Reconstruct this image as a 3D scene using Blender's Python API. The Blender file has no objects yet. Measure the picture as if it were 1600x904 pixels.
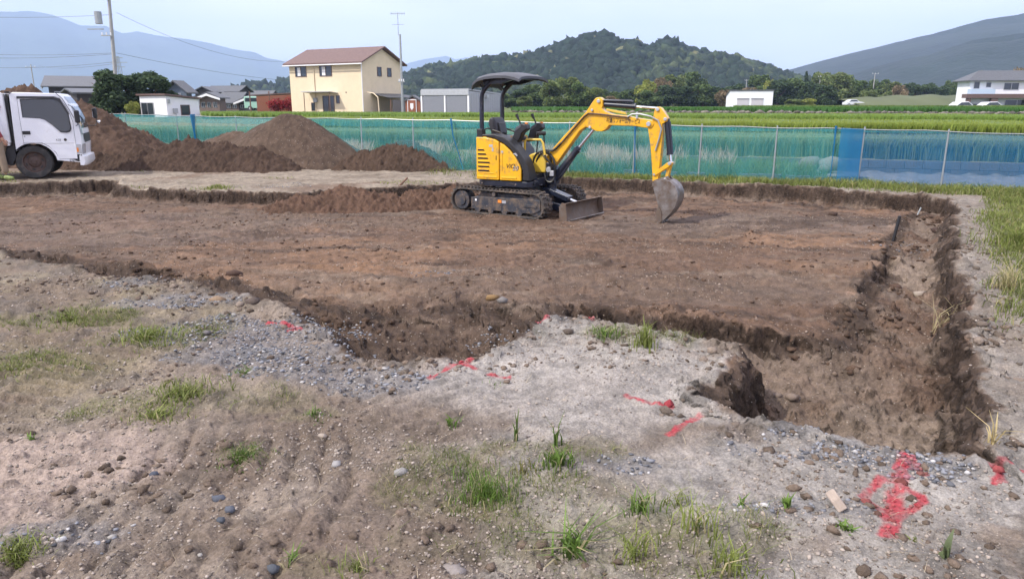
import bpy, bmesh, math, random
import numpy as np
from mathutils import Vector, Matrix
sc = bpy.context.scene
R = math.radians
# ------------------------------------------------------------------ camera
CAM_H = 1.6; PITCH = R(14.37); FPX = 1120.0
cam_d = bpy.data.cameras.new('camera'); cam = bpy.data.objects.new('camera', cam_d)
sc.collection.objects.link(cam); sc.camera = cam
cam.location = (0, 0, CAM_H); cam.rotation_euler = (math.pi/2 - PITCH, 0, 0)
cam_d.sensor_width = 36; cam_d.sensor_fit = 'HORIZONTAL'; cam_d.lens = FPX/1600*36
cam_d.clip_start = 0.05; cam_d.clip_end = 60000
# ------------------------------------------------------------------ light
SUN_EL = R(48); SUN_V = Vector((-0.80, -0.42, 0)).normalized()*math.cos(SUN_EL); SUN_V.z = math.sin(SUN_EL)
w = bpy.data.worlds.new('World'); sc.world = w; w.use_nodes = True
nt = w.node_tree; nt.nodes.clear()
wo = nt.nodes.new('ShaderNodeOutputWorld'); bg = nt.nodes.new('ShaderNodeBackground'); bg.inputs[1].default_value = 0.1
sky = nt.nodes.new('ShaderNodeTexSky'); sky.sky_type = 'NISHITA'; sky.sun_disc = False
sky.sun_elevation = SUN_EL; sky.sun_rotation = math.atan2(SUN_V.x, SUN_V.y); sky.air_density = 1.2; sky.dust_density = 2.0
tc = nt.nodes.new('ShaderNodeTexCoord'); mp = nt.nodes.new('ShaderNodeMapping'); mp.inputs['Scale'].default_value = (1.2, 1.2, 4.5)
nz = nt.nodes.new('ShaderNodeTexNoise'); nz.inputs['Scale'].default_value = 1.6; nz.inputs['Detail'].default_value = 5
rp = nt.nodes.new('ShaderNodeValToRGB'); rp.color_ramp.elements[0].position = .3; rp.color_ramp.elements[0].color = (.86, .86, .86, 1)
rp.color_ramp.elements[1].position = .72; rp.color_ramp.elements[1].color = (1, 1, 1, 1)
mx = nt.nodes.new('ShaderNodeMix'); mx.data_type = 'RGBA'; mx.inputs[7].default_value = (12.6, 12.5, 13.8, 1)
nt.links.new(tc.outputs['Generated'], mp.inputs[0]); nt.links.new(mp.outputs[0], nz.inputs['Vector']); nt.links.new(nz.outputs[0], rp.inputs[0])
cl2 = nt.nodes.new('ShaderNodeMix'); cl2.data_type = 'RGBA'; cl2.inputs[6].default_value = (11.6, 11.4, 14.4, 1); cl2.inputs[7].default_value = (16.5, 15.6, 15.8, 1)
rq = nt.nodes.new('ShaderNodeMapRange'); rq.inputs[1].default_value = .36; rq.inputs[2].default_value = .62; nt.links.new(nz.outputs[0], rq.inputs[0]); nt.links.new(rq.outputs[0], cl2.inputs[0]); nt.links.new(cl2.outputs[2], mx.inputs[7])
nt.links.new(rp.outputs[0], mx.inputs[0]); nt.links.new(sky.outputs[0], mx.inputs[6]); nt.links.new(mx.outputs[2], bg.inputs[0]); nt.links.new(bg.outputs[0], wo.inputs[0])
sd = bpy.data.lights.new('sun', 'SUN'); sd.energy = 4.6; sd.angle = R(0.9); sd.color = (1, .95, .87)
sun = bpy.data.objects.new('sun', sd); sc.collection.objects.link(sun)
sun.rotation_euler = SUN_V.to_track_quat('Z', 'Y').to_euler(); sun.location = (0, 0, 50)
sc.view_settings.view_transform = 'Standard'; sc.view_settings.look = 'None'; sc.view_settings.gamma = 1
sc.view_settings.use_curve_mapping = False; sc.view_settings.exposure = 0.28
sc.cycles.max_bounces = 6; sc.cycles.diffuse_bounces = 2; sc.cycles.glossy_bounces = 2; sc.cycles.transparent_max_bounces = 8
sc.cycles.volume_bounces = 1; sc.cycles.transmission_bounces = 2
# ------------------------------------------------------------------ helpers
rng = np.random.default_rng(7); random.seed(5)
_sp, _cp = math.sin(PITCH), math.cos(PITCH)
def ray(x, y):
    u = (x-800)/FPX; v = (452-y)/FPX
    return (u, _cp+v*_sp, -_sp+v*_cp)
def gp(x, y, z=0.0):                       # ground point seen at photo position, at height z
    d = ray(x, y); t = (z-CAM_H)/d[2]; return (d[0]*t, d[1]*t)
def dp(x, y, Y):                           # point at depth Y
    d = ray(x, y); t = Y/d[1]; return Vector((d[0]*t, Y, CAM_H+d[2]*t))
def tag(o, label=None, cat=None, group=None, kind=None):
    if label: o['label'] = label
    if cat: o['category'] = cat
    if group: o['group'] = group
    if kind: o['kind'] = kind
    return o
def empty(name, loc, rz=0, label=None, cat=None, group=None):
    o = bpy.data.objects.new(name, None); sc.collection.objects.link(o); o.empty_display_size = .2
    o.location = loc; o.rotation_euler = (0, 0, rz); return tag(o, label, cat, group)
def link(name, me, mat, parent=None):
    o = bpy.data.objects.new(name, me); sc.collection.objects.link(o)
    if mat is not None and not len(me.materials): me.materials.append(mat)
    if parent: o.parent = parent
    return o
def npmesh(name, V, Fc, mat, parent=None, smooth=False, col=None):
    """V (n,3) array, Fc (m,k) int array; col (n,3) optional vertex albedo"""
    me = bpy.data.meshes.new(name); V = np.asarray(V, np.float32); Fc = np.asarray(Fc, np.int32)
    n, (m, k) = len(V), Fc.shape
    me.vertices.add(n); me.vertices.foreach_set('co', V.ravel())
    me.loops.add(m*k); me.loops.foreach_set('vertex_index', Fc.ravel())
    me.polygons.add(m); me.polygons.foreach_set('loop_start', np.arange(m, dtype=np.int32)*k)
    try: me.polygons.foreach_set('loop_total', np.full(m, k, np.int32))
    except Exception: pass
    if smooth: me.polygons.foreach_set('use_smooth', np.ones(m, bool))
    me.update(calc_edges=True); me.validate()
    if col is not None:
        a = me.color_attributes.new('Col', 'FLOAT_COLOR', 'POINT')
        c = np.ones((n, 4), np.float32); c[:, :3] = col; a.data.foreach_set('color', c.ravel())
    return link(name, me, mat, parent)
class MB:
    def __init__(s, xf=None): s.v = []; s.f = []; s.xf = xf
    def add(s, vs, fs):
        b = len(s.v); s.v += [tuple(v) for v in vs]; s.f += [tuple(i+b for i in f) for f in fs]; return s
    def box(s, c, d, rz=0, ry=0, rx=0):
        m = Matrix.Translation(c) @ Matrix.Rotation(rz, 4, 'Z') @ Matrix.Rotation(ry, 4, 'Y') @ Matrix.Rotation(rx, 4, 'X')
        a = [m @ Vector((x*d[0]/2, y*d[1]/2, z*d[2]/2)) for x in (-1, 1) for y in (-1, 1) for z in (-1, 1)]
        return s.add(a, [(0, 1, 3, 2), (4, 6, 7, 5), (0, 4, 5, 1), (2, 3, 7, 6), (0, 2, 6, 4), (1, 5, 7, 3)])
    def prism(s, prof, y0, y1, hole=None):          # profile in x,z extruded along y
        n = len(prof)
        vs = [(x, y0, z) for x, z in prof] + [(x, y1, z) for x, z in prof]
        fs = [tuple(range(n)), tuple(range(2*n-1, n-1, -1))] + [(i, i+n, (i+1) % n+n, (i+1) % n) for i in range(n)]
        return s.add(vs, fs)
    def hprism(s, prof, z0, z1):                    # profile in x,y extruded along z
        n = len(prof)
        vs = [(x, y, z0) for x, y in prof] + [(x, y, z1) for x, y in prof]
        fs = [tuple(range(n))[::-1], tuple(range(n, 2*n))] + [(i, (i+1) % n, (i+1) % n+n, i+n) for i in range(n)]
        return s.add(vs, fs)
    def xprism(s, prof, x0, x1):                    # profile in y,z extruded along x
        n = len(prof)
        vs = [(x0, y, z) for y, z in prof] + [(x1, y, z) for y, z in prof]
        fs = [tuple(range(n)), tuple(range(2*n-1, n-1, -1))] + [(i, i+n, (i+1) % n+n, (i+1) % n) for i in range(n)]
        return s.add(vs, fs)
    def tube(s, pts, r, n=8, cap=True, r2=None):
        P = [Vector(p) for p in pts]; k = len(P); vs = []
        up = None
        for i, p in enumerate(P):
            t = (P[min(i+1, k-1)]-P[max(i-1, 0)]).normalized()
            if up is None:
                up = Vector((0, 0, 1)) if abs(t.z) < .9 else Vector((0, 1, 0))
            a = t.cross(up).normalized(); up = a.cross(t).normalized()
            rr = r[i] if isinstance(r, (list, tuple)) else (r if r2 is None else r+(r2-r)*i/(k-1))
            for j in range(n):
                th = 2*math.pi*j/n; vs.append(p+a*math.cos(th)*rr+up*math.sin(th)*rr)
        fs = []
        for i in range(k-1):
            for j in range(n):
                fs.append((i*n+j, i*n+(j+1) % n, (i+1)*n+(j+1) % n, (i+1)*n+j))
        if cap: fs += [tuple(range(n))[::-1], tuple(range((k-1)*n, k*n))]
        return s.add(vs, fs)
    def cyl(s, p0, p1, r, n=16, r2=None): return s.tube([p0, p1], r, n, True, r2)
    def build(s, name, mat, parent=None, bevel=0, smooth=False, label=None):
        me = bpy.data.meshes.new(name)
        v = [s.xf @ Vector(p) for p in s.v] if s.xf else s.v
        me.from_pydata([tuple(p) for p in v], [], s.f)
        bm = bmesh.new(); bm.from_mesh(me); bmesh.ops.recalc_face_normals(bm, faces=bm.faces); bm.to_mesh(me); bm.free()
        o = link(name, me, mat, parent)
        if smooth:
            me.polygons.foreach_set('use_smooth', [True]*len(me.polygons))
            me.set_sharp_from_angle(angle=R(38))
        if bevel:
            b = o.modifiers.new('bevel', 'BEVEL'); b.width = bevel; b.segments = 2; b.limit_method = 'ANGLE'; b.angle_limit = R(35)
            me.polygons.foreach_set('use_smooth', [True]*len(me.polygons)); b.harden_normals = True
        if label: o['label'] = label
        return o
# --- numpy noise
def vnoise(x, y, seed=0):
    xi = np.floor(x).astype(np.int64); yi = np.floor(y).astype(np.int64); fx = x-xi; fy = y-yi
    fx = fx*fx*(3-2*fx); fy = fy*fy*(3-2*fy)
    def h(a, b):
        n = (a*374761393 + b*668265263 + seed*974634777) & 0xffffffff
        n = ((n ^ (n >> 13))*1274126177) & 0xffffffff; n = n ^ (n >> 16)
        return (n & 0xffff)/65535.0
    return (h(xi, yi)*(1-fx)+h(xi+1, yi)*fx)*(1-fy)+(h(xi, yi+1)*(1-fx)+h(xi+1, yi+1)*fx)*fy
def fbm(x, y, o=4, seed=0, g=.5):
    a = 1.; s = 0; t = 0
    for i in range(o):
        s = s+a*(vnoise(x, y, seed+i*17)*2-1); t += a; a *= g; x = x*2.03+11.3; y = y*2.03+7.7
    return s/t
def sstep(a, b, x):
    t = np.clip((x-a)/(b-a), 0, 1); return t*t*(3-2*t)
def sdf(poly, X, Y):                        # signed distance, positive inside
    P = np.array(poly); d = np.full(X.shape, 1e9); ins = np.zeros(X.shape, bool)
    for i in range(len(P)):
        a, b = P[i], P[(i+1) % len(P)]; e = b-a
        t = np.clip(((X-a[0])*e[0]+(Y-a[1])*e[1])/(e@e), 0, 1)
        d = np.minimum(d, (X-a[0]-e[0]*t)**2+(Y-a[1]-e[1]*t)**2)
        c = ((a[1] > Y) != (b[1] > Y)); xx = (b[0]-a[0])*(Y-a[1])/((b[1]-a[1]) if b[1] != a[1] else 1e-9)+a[0]
        ins ^= c & (X < xx)
    return np.where(ins, 1, -1)*np.sqrt(d)
# ------------------------------------------------------------------ materials
def nm(name):
    m = bpy.data.materials.new(name); m.use_nodes = True; n = m.node_tree
    return m, n, n.nodes['Principled BSDF']
def mat(name, col, rough=.5, metal=0, var=0.12, scale=8, bump=0, bscale=60, dirt=None, coat=0, spec=None, stretch=(1, 1, 1)):
    m, n, b = nm(name)
    t = n.nodes.new('ShaderNodeTexCoord'); mpn = n.nodes.new('ShaderNodeMapping'); mpn.inputs['Scale'].default_value = stretch
    n.links.new(t.outputs['Object'], mpn.inputs[0])
    z = n.nodes.new('ShaderNodeTexNoise'); z.inputs['Scale'].default_value = scale; z.inputs['Detail'].default_value = 6; z.inputs['Roughness'].default_value = .65
    n.links.new(mpn.outputs[0], z.inputs['Vector'])
    r = n.nodes.new('ShaderNodeValToRGB'); e = r.color_ramp.elements
    e[0].position = .3; e[1].position = .7
    e[0].color = tuple(c*(1-var) for c in col)+(1,); e[1].color = tuple(min(1, c*(1+var)) for c in col)+(1,)
    n.links.new(z.outputs[0], r.inputs[0]); out = r.outputs[0]
    if dirt:
        z2 = n.nodes.new('ShaderNodeTexNoise'); z2.inputs['Scale'].default_value = dirt[2]; z2.inputs['Detail'].default_value = 8; z2.inputs['Roughness'].default_value = .75
        n.links.new(mpn.outputs[0], z2.inputs['Vector'])
        r2 = n.nodes.new('ShaderNodeValToRGB'); r2.color_ramp.elements[0].position = .62-dirt[1]*.4; r2.color_ramp.elements[1].position = .78-dirt[1]*.3
        n.links.new(z2.outputs[0], r2.inputs[0])
        q = n.nodes.new('ShaderNodeMix'); q.data_type = 'RGBA'; q.inputs[7].default_value = tuple(dirt[0])+(1,)
        n.links.new(r2.outputs[0], q.inputs[0]); n.links.new(out, q.inputs[6]); out = q.outputs[2]
    n.links.new(out, b.inputs['Base Color'])
    b.inputs['Roughness'].default_value = rough; b.inputs['Metallic'].default_value = metal
    if coat: b.inputs['Coat Weight'].default_value = coat; b.inputs['Coat Roughness'].default_value = .12
    if spec is not None: b.inputs['Specular IOR Level'].default_value = spec
    if bump:
        z3 = n.nodes.new('ShaderNodeTexNoise'); z3.inputs['Scale'].default_value = bscale; z3.inputs['Detail'].default_value = 5
        n.links.new(mpn.outputs[0], z3.inputs['Vector'])
        bu = n.nodes.new('ShaderNodeBump'); bu.inputs['Strength'].default_value = bump; bu.inputs['Distance'].default_value = .02
        n.links.new(z3.outputs[0], bu.inputs['Height']); n.links.new(bu.outputs[0], b.inputs['Normal'])
    return m
def attr_mat(name, rough=.9, scale=140, var=.35, bump=.5, speck=None, spec=.2, transl=0, dist=.012):
    m, n, b = nm(name)
    a = n.nodes.new('ShaderNodeVertexColor'); a.layer_name = 'Col'; out = a.outputs[0]
    t = n.nodes.new('ShaderNodeTexCoord')
    if var:
        z = n.nodes.new('ShaderNodeTexNoise'); z.inputs['Scale'].default_value = scale; z.inputs['Detail'].default_value = 5; z.inputs['Roughness'].default_value = .7
        n.links.new(t.outputs['Object'], z.inputs['Vector'])
        mr = n.nodes.new('ShaderNodeMapRange'); mr.inputs[1].default_value = .3; mr.inputs[2].default_value = .7; mr.inputs[3].default_value = 1-var; mr.inputs[4].default_value = 1+var
        n.links.new(z.outputs[0], mr.inputs[0])
        q = n.nodes.new('ShaderNodeVectorMath'); q.operation = 'SCALE'; n.links.new(out, q.inputs[0]); n.links.new(mr.outputs[0], q.inputs[3]); out = q.outputs[0]
        if bump:
            bu = n.nodes.new('ShaderNodeBump'); bu.inputs['Strength'].default_value = bump; bu.inputs['Distance'].default_value = dist
            n.links.new(z.outputs[0], bu.inputs['Height']); n.links.new(bu.outputs[0], b.inputs['Normal'])
    if speck:
        vo = n.nodes.new('ShaderNodeTexVoronoi'); vo.inputs['Scale'].default_value = speck[0]
        n.links.new(t.outputs['Object'], vo.inputs['Vector'])
        sx = n.nodes.new('ShaderNodeSeparateColor'); n.links.new(vo.outputs['Color'], sx.inputs[0])
        gt = n.nodes.new('ShaderNodeMath'); gt.operation = 'GREATER_THAN'; gt.inputs[1].default_value = 1-speck[1]; n.links.new(sx.outputs[0], gt.inputs[0])
        lt = n.nodes.new('ShaderNodeMath'); lt.operation = 'LESS_THAN'; lt.inputs[1].default_value = .38; n.links.new(vo.outputs['Distance'], lt.inputs[0])
        mu = n.nodes.new('ShaderNodeMath'); mu.operation = 'MULTIPLY'; n.links.new(gt.outputs[0], mu.inputs[0]); n.links.new(lt.outputs[0], mu.inputs[1])
        m2 = n.nodes.new('ShaderNodeMath'); m2.operation = 'MULTIPLY'; m2.inputs[1].default_value = .75; n.links.new(mu.outputs[0], m2.inputs[0])
        q2 = n.nodes.new('ShaderNodeMix'); q2.data_type = 'RGBA'; q2.inputs[7].default_value = tuple(speck[2])+(1,)
        n.links.new(m2.outputs[0], q2.inputs[0]); n.links.new(out, q2.inputs[6]); out = q2.outputs[2]
    n.links.new(out, b.inputs['Base Color']); b.inputs['Roughness'].default_value = rough; b.inputs['Specular IOR Level'].default_value = spec
    if transl:
        tr = n.nodes.new('ShaderNodeBsdfTranslucent'); n.links.new(out, tr.inputs[0])
        ms = n.nodes.new('ShaderNodeMixShader'); ms.inputs[0].default_value = transl
        o = n.nodes['Material Output']; n.links.new(b.outputs[0], ms.inputs[1]); n.links.new(tr.outputs[0], ms.inputs[2]); n.links.new(ms.outputs[0], o.inputs[0])
    return m
def glass(name, col=(.04, .05, .06), rough=.05, alpha=1.0):
    m, n, b = nm(name); b.inputs['Base Color'].default_value = col+(1,); b.inputs['Roughness'].default_value = rough
    b.inputs['Specular IOR Level'].default_value = .8; b.inputs['Alpha'].default_value = alpha; return m
M = {}
M['ground'] = attr_mat('ground_soil', speck=(95, .02, (.36, .32, .28)), scale=80, var=.42, bump=.9)
def crumbly(m, sc_=24, lo=.5, hi=1.6):           # crumbly broken soil on steep cut faces
    n = m.node_tree; b = n.nodes['Principled BSDF']; src = b.inputs['Base Color'].links[0].from_socket
    g = n.nodes.new('ShaderNodeNewGeometry'); sp = n.nodes.new('ShaderNodeSeparateXYZ'); n.links.new(g.outputs['Normal'], sp.inputs[0])
    st = n.nodes.new('ShaderNodeMapRange'); st.inputs[1].default_value = .86; st.inputs[2].default_value = .55; n.links.new(sp.outputs[2], st.inputs[0])
    t = n.nodes.new('ShaderNodeTexCoord'); z = n.nodes.new('ShaderNodeTexNoise'); z.inputs['Scale'].default_value = sc_; z.inputs['Detail'].default_value = 7; z.inputs['Roughness'].default_value = .75; n.links.new(t.outputs['Object'], z.inputs['Vector'])
    mr = n.nodes.new('ShaderNodeMapRange'); mr.inputs[1].default_value = .36; mr.inputs[2].default_value = .64; mr.inputs[3].default_value = lo; mr.inputs[4].default_value = hi; n.links.new(z.outputs[0], mr.inputs[0])
    mx_ = n.nodes.new('ShaderNodeMix'); mx_.inputs[2].default_value = 1.0; n.links.new(st.outputs[0], mx_.inputs[0]); n.links.new(mr.outputs[0], mx_.inputs[3])
    q = n.nodes.new('ShaderNodeVectorMath'); q.operation = 'SCALE'; n.links.new(src, q.inputs[0]); n.links.new(mx_.outputs[0], q.inputs[3]); n.links.new(q.outputs[0], b.inputs['Base Color'])
    bu = n.nodes.new('ShaderNodeBump'); bu.inputs['Distance'].default_value = .07; n.links.new(st.outputs[0], bu.inputs['Strength']); n.links.new(z.outputs[0], bu.inputs['Height'])
    n.links.new(b.inputs['Normal'].links[0].from_socket, bu.inputs['Normal']); n.links.new(bu.outputs[0], b.inputs['Normal'])
crumbly(M['ground'])
M['soil'] = attr_mat('heaped_soil', scale=45, var=.3, bump=.8, dist=.03)
M['pile_stony'] = attr_mat('stony_soil', scale=45, var=.25, bump=.6, speck=(40, .05, (.26, .23, .20)), dist=.02)
M['stone'] = attr_mat('small_stones', scale=60, var=.18, bump=.3)
M['grass'] = attr_mat('grass_blades', var=0, transl=.3, rough=.6, spec=.3)
M['leaf'] = attr_mat('tree_leaves', var=0, transl=.25, rough=.7)
M['forest'] = attr_mat('forest_canopy', scale=.8, var=.35, bump=.9, dist=.8)
M['mountain'] = attr_mat('mountain_cover', scale=.01, var=.2, bump=.4, dist=30)
M['yellow'] = mat('yellow_paint', (.78, .41, .010), .34, var=.07, scale=3, coat=.4, dirt=((.32, .2, .08), .28, 9))
M['yellow2'] = mat('ochre_frame_paint', (.62, .42, .05), .4, var=.06, coat=.2)
M['navy'] = mat('dark_navy_paint', (.012, .016, .03), .35, var=.2, coat=.3, dirt=((.12, .09, .07), .10, 6))
M['frame'] = mat('track_frame_paint', (.03, .034, .045), .55, var=.25, dirt=((.17, .12, .08), .42, 7))
M['black'] = mat('black_plastic', (.018, .018, .02), .45, var=.2)
M['canopy'] = mat('grey_canopy_plastic', (.07, .073, .085), .5, var=.12)
M['seat'] = mat('seat_vinyl', (.035, .035, .042), .5, var=.2)
M['rubber'] = mat('dusty_rubber', (.05, .045, .042), .85, var=.35, dirt=((.16, .12, .09), .45, 9), bump=.3)
M['hose'] = mat('hose_rubber', (.015, .014, .013), .45)
M['chrome'] = mat('cylinder_chrome', (.75, .75, .76), .15, 1, var=.03)
M['steel'] = mat('worn_bucket_steel', (.27, .25, .235), .45, .6, var=.3, scale=6, dirt=((.15, .105, .075), .55, 5), bump=.15)
M['blade'] = mat('muddy_blade_steel', (.15, .12, .10), .65, .4, var=.3, dirt=((.15, .10, .07), .5, 5), bump=.3)
M['white'] = mat('white_paint', (.80, .81, .84), .35, var=.03, coat=.3, dirt=((.5, .47, .44), .05, 4))
M['tyre'] = mat('tyre_rubber', (.035, .034, .034), .8, var=.3, dirt=((.12, .1, .08), .25, 6))
M['rust'] = mat('brown_wheel_steel', (.085, .055, .045), .65, .2, var=.35, scale=14)
M['glass'] = glass('window_glass')
M['cabglass'] = glass('cab_glass', (.035, .037, .04), .03)
M['lamp'] = mat('clear_lamp_lens', (.55, .57, .6), .12, .3, var=.15, scale=30)
M['amber'] = mat('amber_lens', (.75, .25, .05), .2, var=.1)
M['mirror'] = mat('mirror_glass', (.8, .82, .85), .05, 1, var=.01)
M['decal'] = mat('dark_lettering', (.02, .012, .01), .5)
M['silver'] = mat('silver_lettering', (.45, .46, .48), .4, .3)
M['cream'] = mat('cream_siding', (.72, .60, .42), .8, var=.05, scale=1.5, dirt=((.5, .42, .32), .06, 1.2))
M['roofbrown'] = mat('brown_shingles', (.15, .095, .085), .75, var=.25, scale=4, stretch=(1, 1, 4), bump=.4, bscale=8)
M['trimbrown'] = mat('brown_trim', (.13, .08, .07), .5)
M['tile'] = mat('grey_roof_tiles', (.085, .09, .10), .55, var=.22, scale=5, bump=.5, bscale=9)
M['tile2'] = mat('pale_roof_tiles', (.10, .103, .11), .55, var=.2, scale=5, bump=.5, bscale=9)
M['darkwood'] = mat('dark_timber_wall', (.045, .04, .042), .8, var=.3)
M['brownwall'] = mat('brown_wall', (.16, .115, .10), .85, var=.15)
M['plaster'] = mat('white_wall', (.78, .78, .80), .8, var=.04, scale=1)
M['greywall'] = mat('grey_metal_panels', (.36, .37, .39), .5, var=.05)
M['bluegrey'] = mat('blue_grey_wall', (.10, .13, .18), .8, var=.1)
M['shutter'] = mat('ribbed_shutter', (.27, .28, .31), .45, .2, var=.05)
M['concrete'] = mat('concrete', (.34, .34, .33), .85, var=.15, scale=5, bump=.2)
M['cblock'] = mat('concrete_block', (.085, .09, .10), .9, var=.18, scale=4, bump=.3)
M['wood'] = mat('brown_timber', (.16, .09, .06), .8, var=.3, stretch=(1, 1, .2))
M['redwood'] = mat('reddish_board', (.25, .09, .05), .8, var=.2)
M['galv'] = mat('galvanised_pipe', (.36, .38, .38), .45, .5, var=.15)
M['bluepl'] = mat('blue_plastic', (.01, .17, .55), .45, var=.15)
M['alu'] = mat('aluminium', (.55, .56, .58), .35, .6, var=.05)
M['wire'] = mat('cable', (.10, .10, .12), .6)
M['skin'] = mat('skin', (.40, .22, .15), .55, var=.08)
M['shirt'] = mat('white_cotton', (.75, .76, .80), .9, var=.05, bump=.3, bscale=15)
M['khaki'] = mat('khaki_cotton', (.26, .20, .14), .9, var=.12, bump=.3, bscale=15)
M['maroon'] = mat('maroon_sleeve', (.22, .03, .04), .8, var=.1)
M['hair'] = mat('black_hair', (.015, .012, .01), .6)
M['neon'] = mat('lime_grey_shoe', (.20, .26, .08), .6, var=.7, scale=25)
M['carpaint'] = mat('white_car_paint', (.75, .76, .78), .25, coat=.6, var=.02)
M['green_van'] = mat('pale_green_paint', (.38, .62, .50), .35, coat=.4, var=.05)
M['redbush'] = attr_mat('red_leaves', var=0, transl=.2)
def net_mat(name, col, alpha, sc_=(60, 60, 60)):
    m, n, b = nm(name); o = n.nodes['Material Output']
    b.inputs['Base Color'].default_value = col+(1,); b.inputs['Roughness'].default_value = .7
    tr = n.nodes.new('ShaderNodeBsdfTranslucent'); tr.inputs[0].default_value = col+(1,)
    m1 = n.nodes.new('ShaderNodeMixShader'); m1.inputs[0].default_value = .4
    n.links.new(b.outputs[0], m1.inputs[1]); n.links.new(tr.outputs[0], m1.inputs[2])
    tp = n.nodes.new('ShaderNodeBsdfTransparent'); m2 = n.nodes.new('ShaderNodeMixShader')
    t = n.nodes.new('ShaderNodeTexCoord'); z = n.nodes.new('ShaderNodeTexNoise'); z.inputs['Scale'].default_value = 1.3; z.inputs['Detail'].default_value = 6; z.inputs['Roughness'].default_value = .7
    mpn = n.nodes.new('ShaderNodeMapping'); mpn.inputs['Scale'].default_value = (3, 3, .6)
    n.links.new(t.outputs['Object'], mpn.inputs[0]); n.links.new(mpn.outputs[0], z.inputs['Vector'])
    mr = n.nodes.new('ShaderNodeMapRange'); mr.inputs[1].default_value = .3; mr.inputs[2].default_value = .7; mr.inputs[3].default_value = alpha-.1; mr.inputs[4].default_value = alpha+.1
    n.links.new(z.outputs[0], mr.inputs[0]); n.links.new(mr.outputs[0], m2.inputs[0])
    n.links.new(tp.outputs[0], m2.inputs[1]); n.links.new(m1.outputs[0], m2.inputs[2]); n.links.new(m2.outputs[0], o.inputs[0])
    return m
M['net'] = net_mat('teal_net', (.07, .40, .42), .37)
M['netblue'] = net_mat('blue_net', (.014, .19, .40), .44)
M['tarpblue'] = net_mat('folded_blue_net', (.01, .20, .42), .66)

# ------------------------------------------------------------------ ground surface
FS = .377; FW = 17.82                                    # fence runs along Y + FS*X = FW
OUTER = [gp(*p) for p in [(0, 398), (100, 414), (190, 436), (240, 427), (330, 453), (440, 480), (500, 512), (560, 560), (650, 572), (740, 560), (845, 508), (870, 497),
         (1000, 513), (1100, 532), (1165, 547), (1140, 585), (1090, 632), (1170, 655), (1300, 680), (1450, 705), (1556, 728), (1562, 690), (1553, 640), (1522, 560), (1505, 480), (1495, 400),
         (1490, 325), (1480, 310), (1300, 297), (1200, 290), (1050, 283), (885, 277), (700, 287), (450, 302), (300, 300), (188, 293), (185, 281), (0, 287)]] + [(-13, 15), (-15, 12.8), (-10, 10.4)]
INNER = [gp(x, y, z) for x, y, z in [(0, 386, -.06), (100, 400, -.06), (240, 427, -.06), (330, 442, -.06), (500, 482, -.08), (560, 493, -.08), (735, 480, -.1), (845, 500, -.05), (900, 482, -.05),
         (1050, 503, -.1), (1200, 527, -.15), (1320, 540, -.2), (1350, 515, -.2), (1358, 460, -.2), (1390, 400, -.2), (1400, 350, -.2), (1435, 332, -.2), (1300, 326, -.2), (1100, 309, -.2), (885, 303, -.2),
         (700, 306, -.2), (450, 318, -.2), (300, 316, -.2), (188, 308, -.2), (0, 308, -.2)]] + [(-12.4, 14.2), (-13.5, 12.8), (-9.6, 10.7)]
def padz(X, Y): return -.06-.14*sstep(7.2, 10.5, Y)-.10*sstep(1.5, 2.6, X)*sstep(8, 6, Y)
def terrace(X, Y):
    wv = Y+FS*X
    z = .30*sstep(21.45, 21.55, wv)+.35*sstep(25.9, 26.6, wv)+.12*sstep(40, 41, wv)
    z = z+.35*sstep(63, 63.6, wv)*sstep(-2, 6, X-.05*Y)+.25*sstep(90, 140, Y)
    return z
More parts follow.
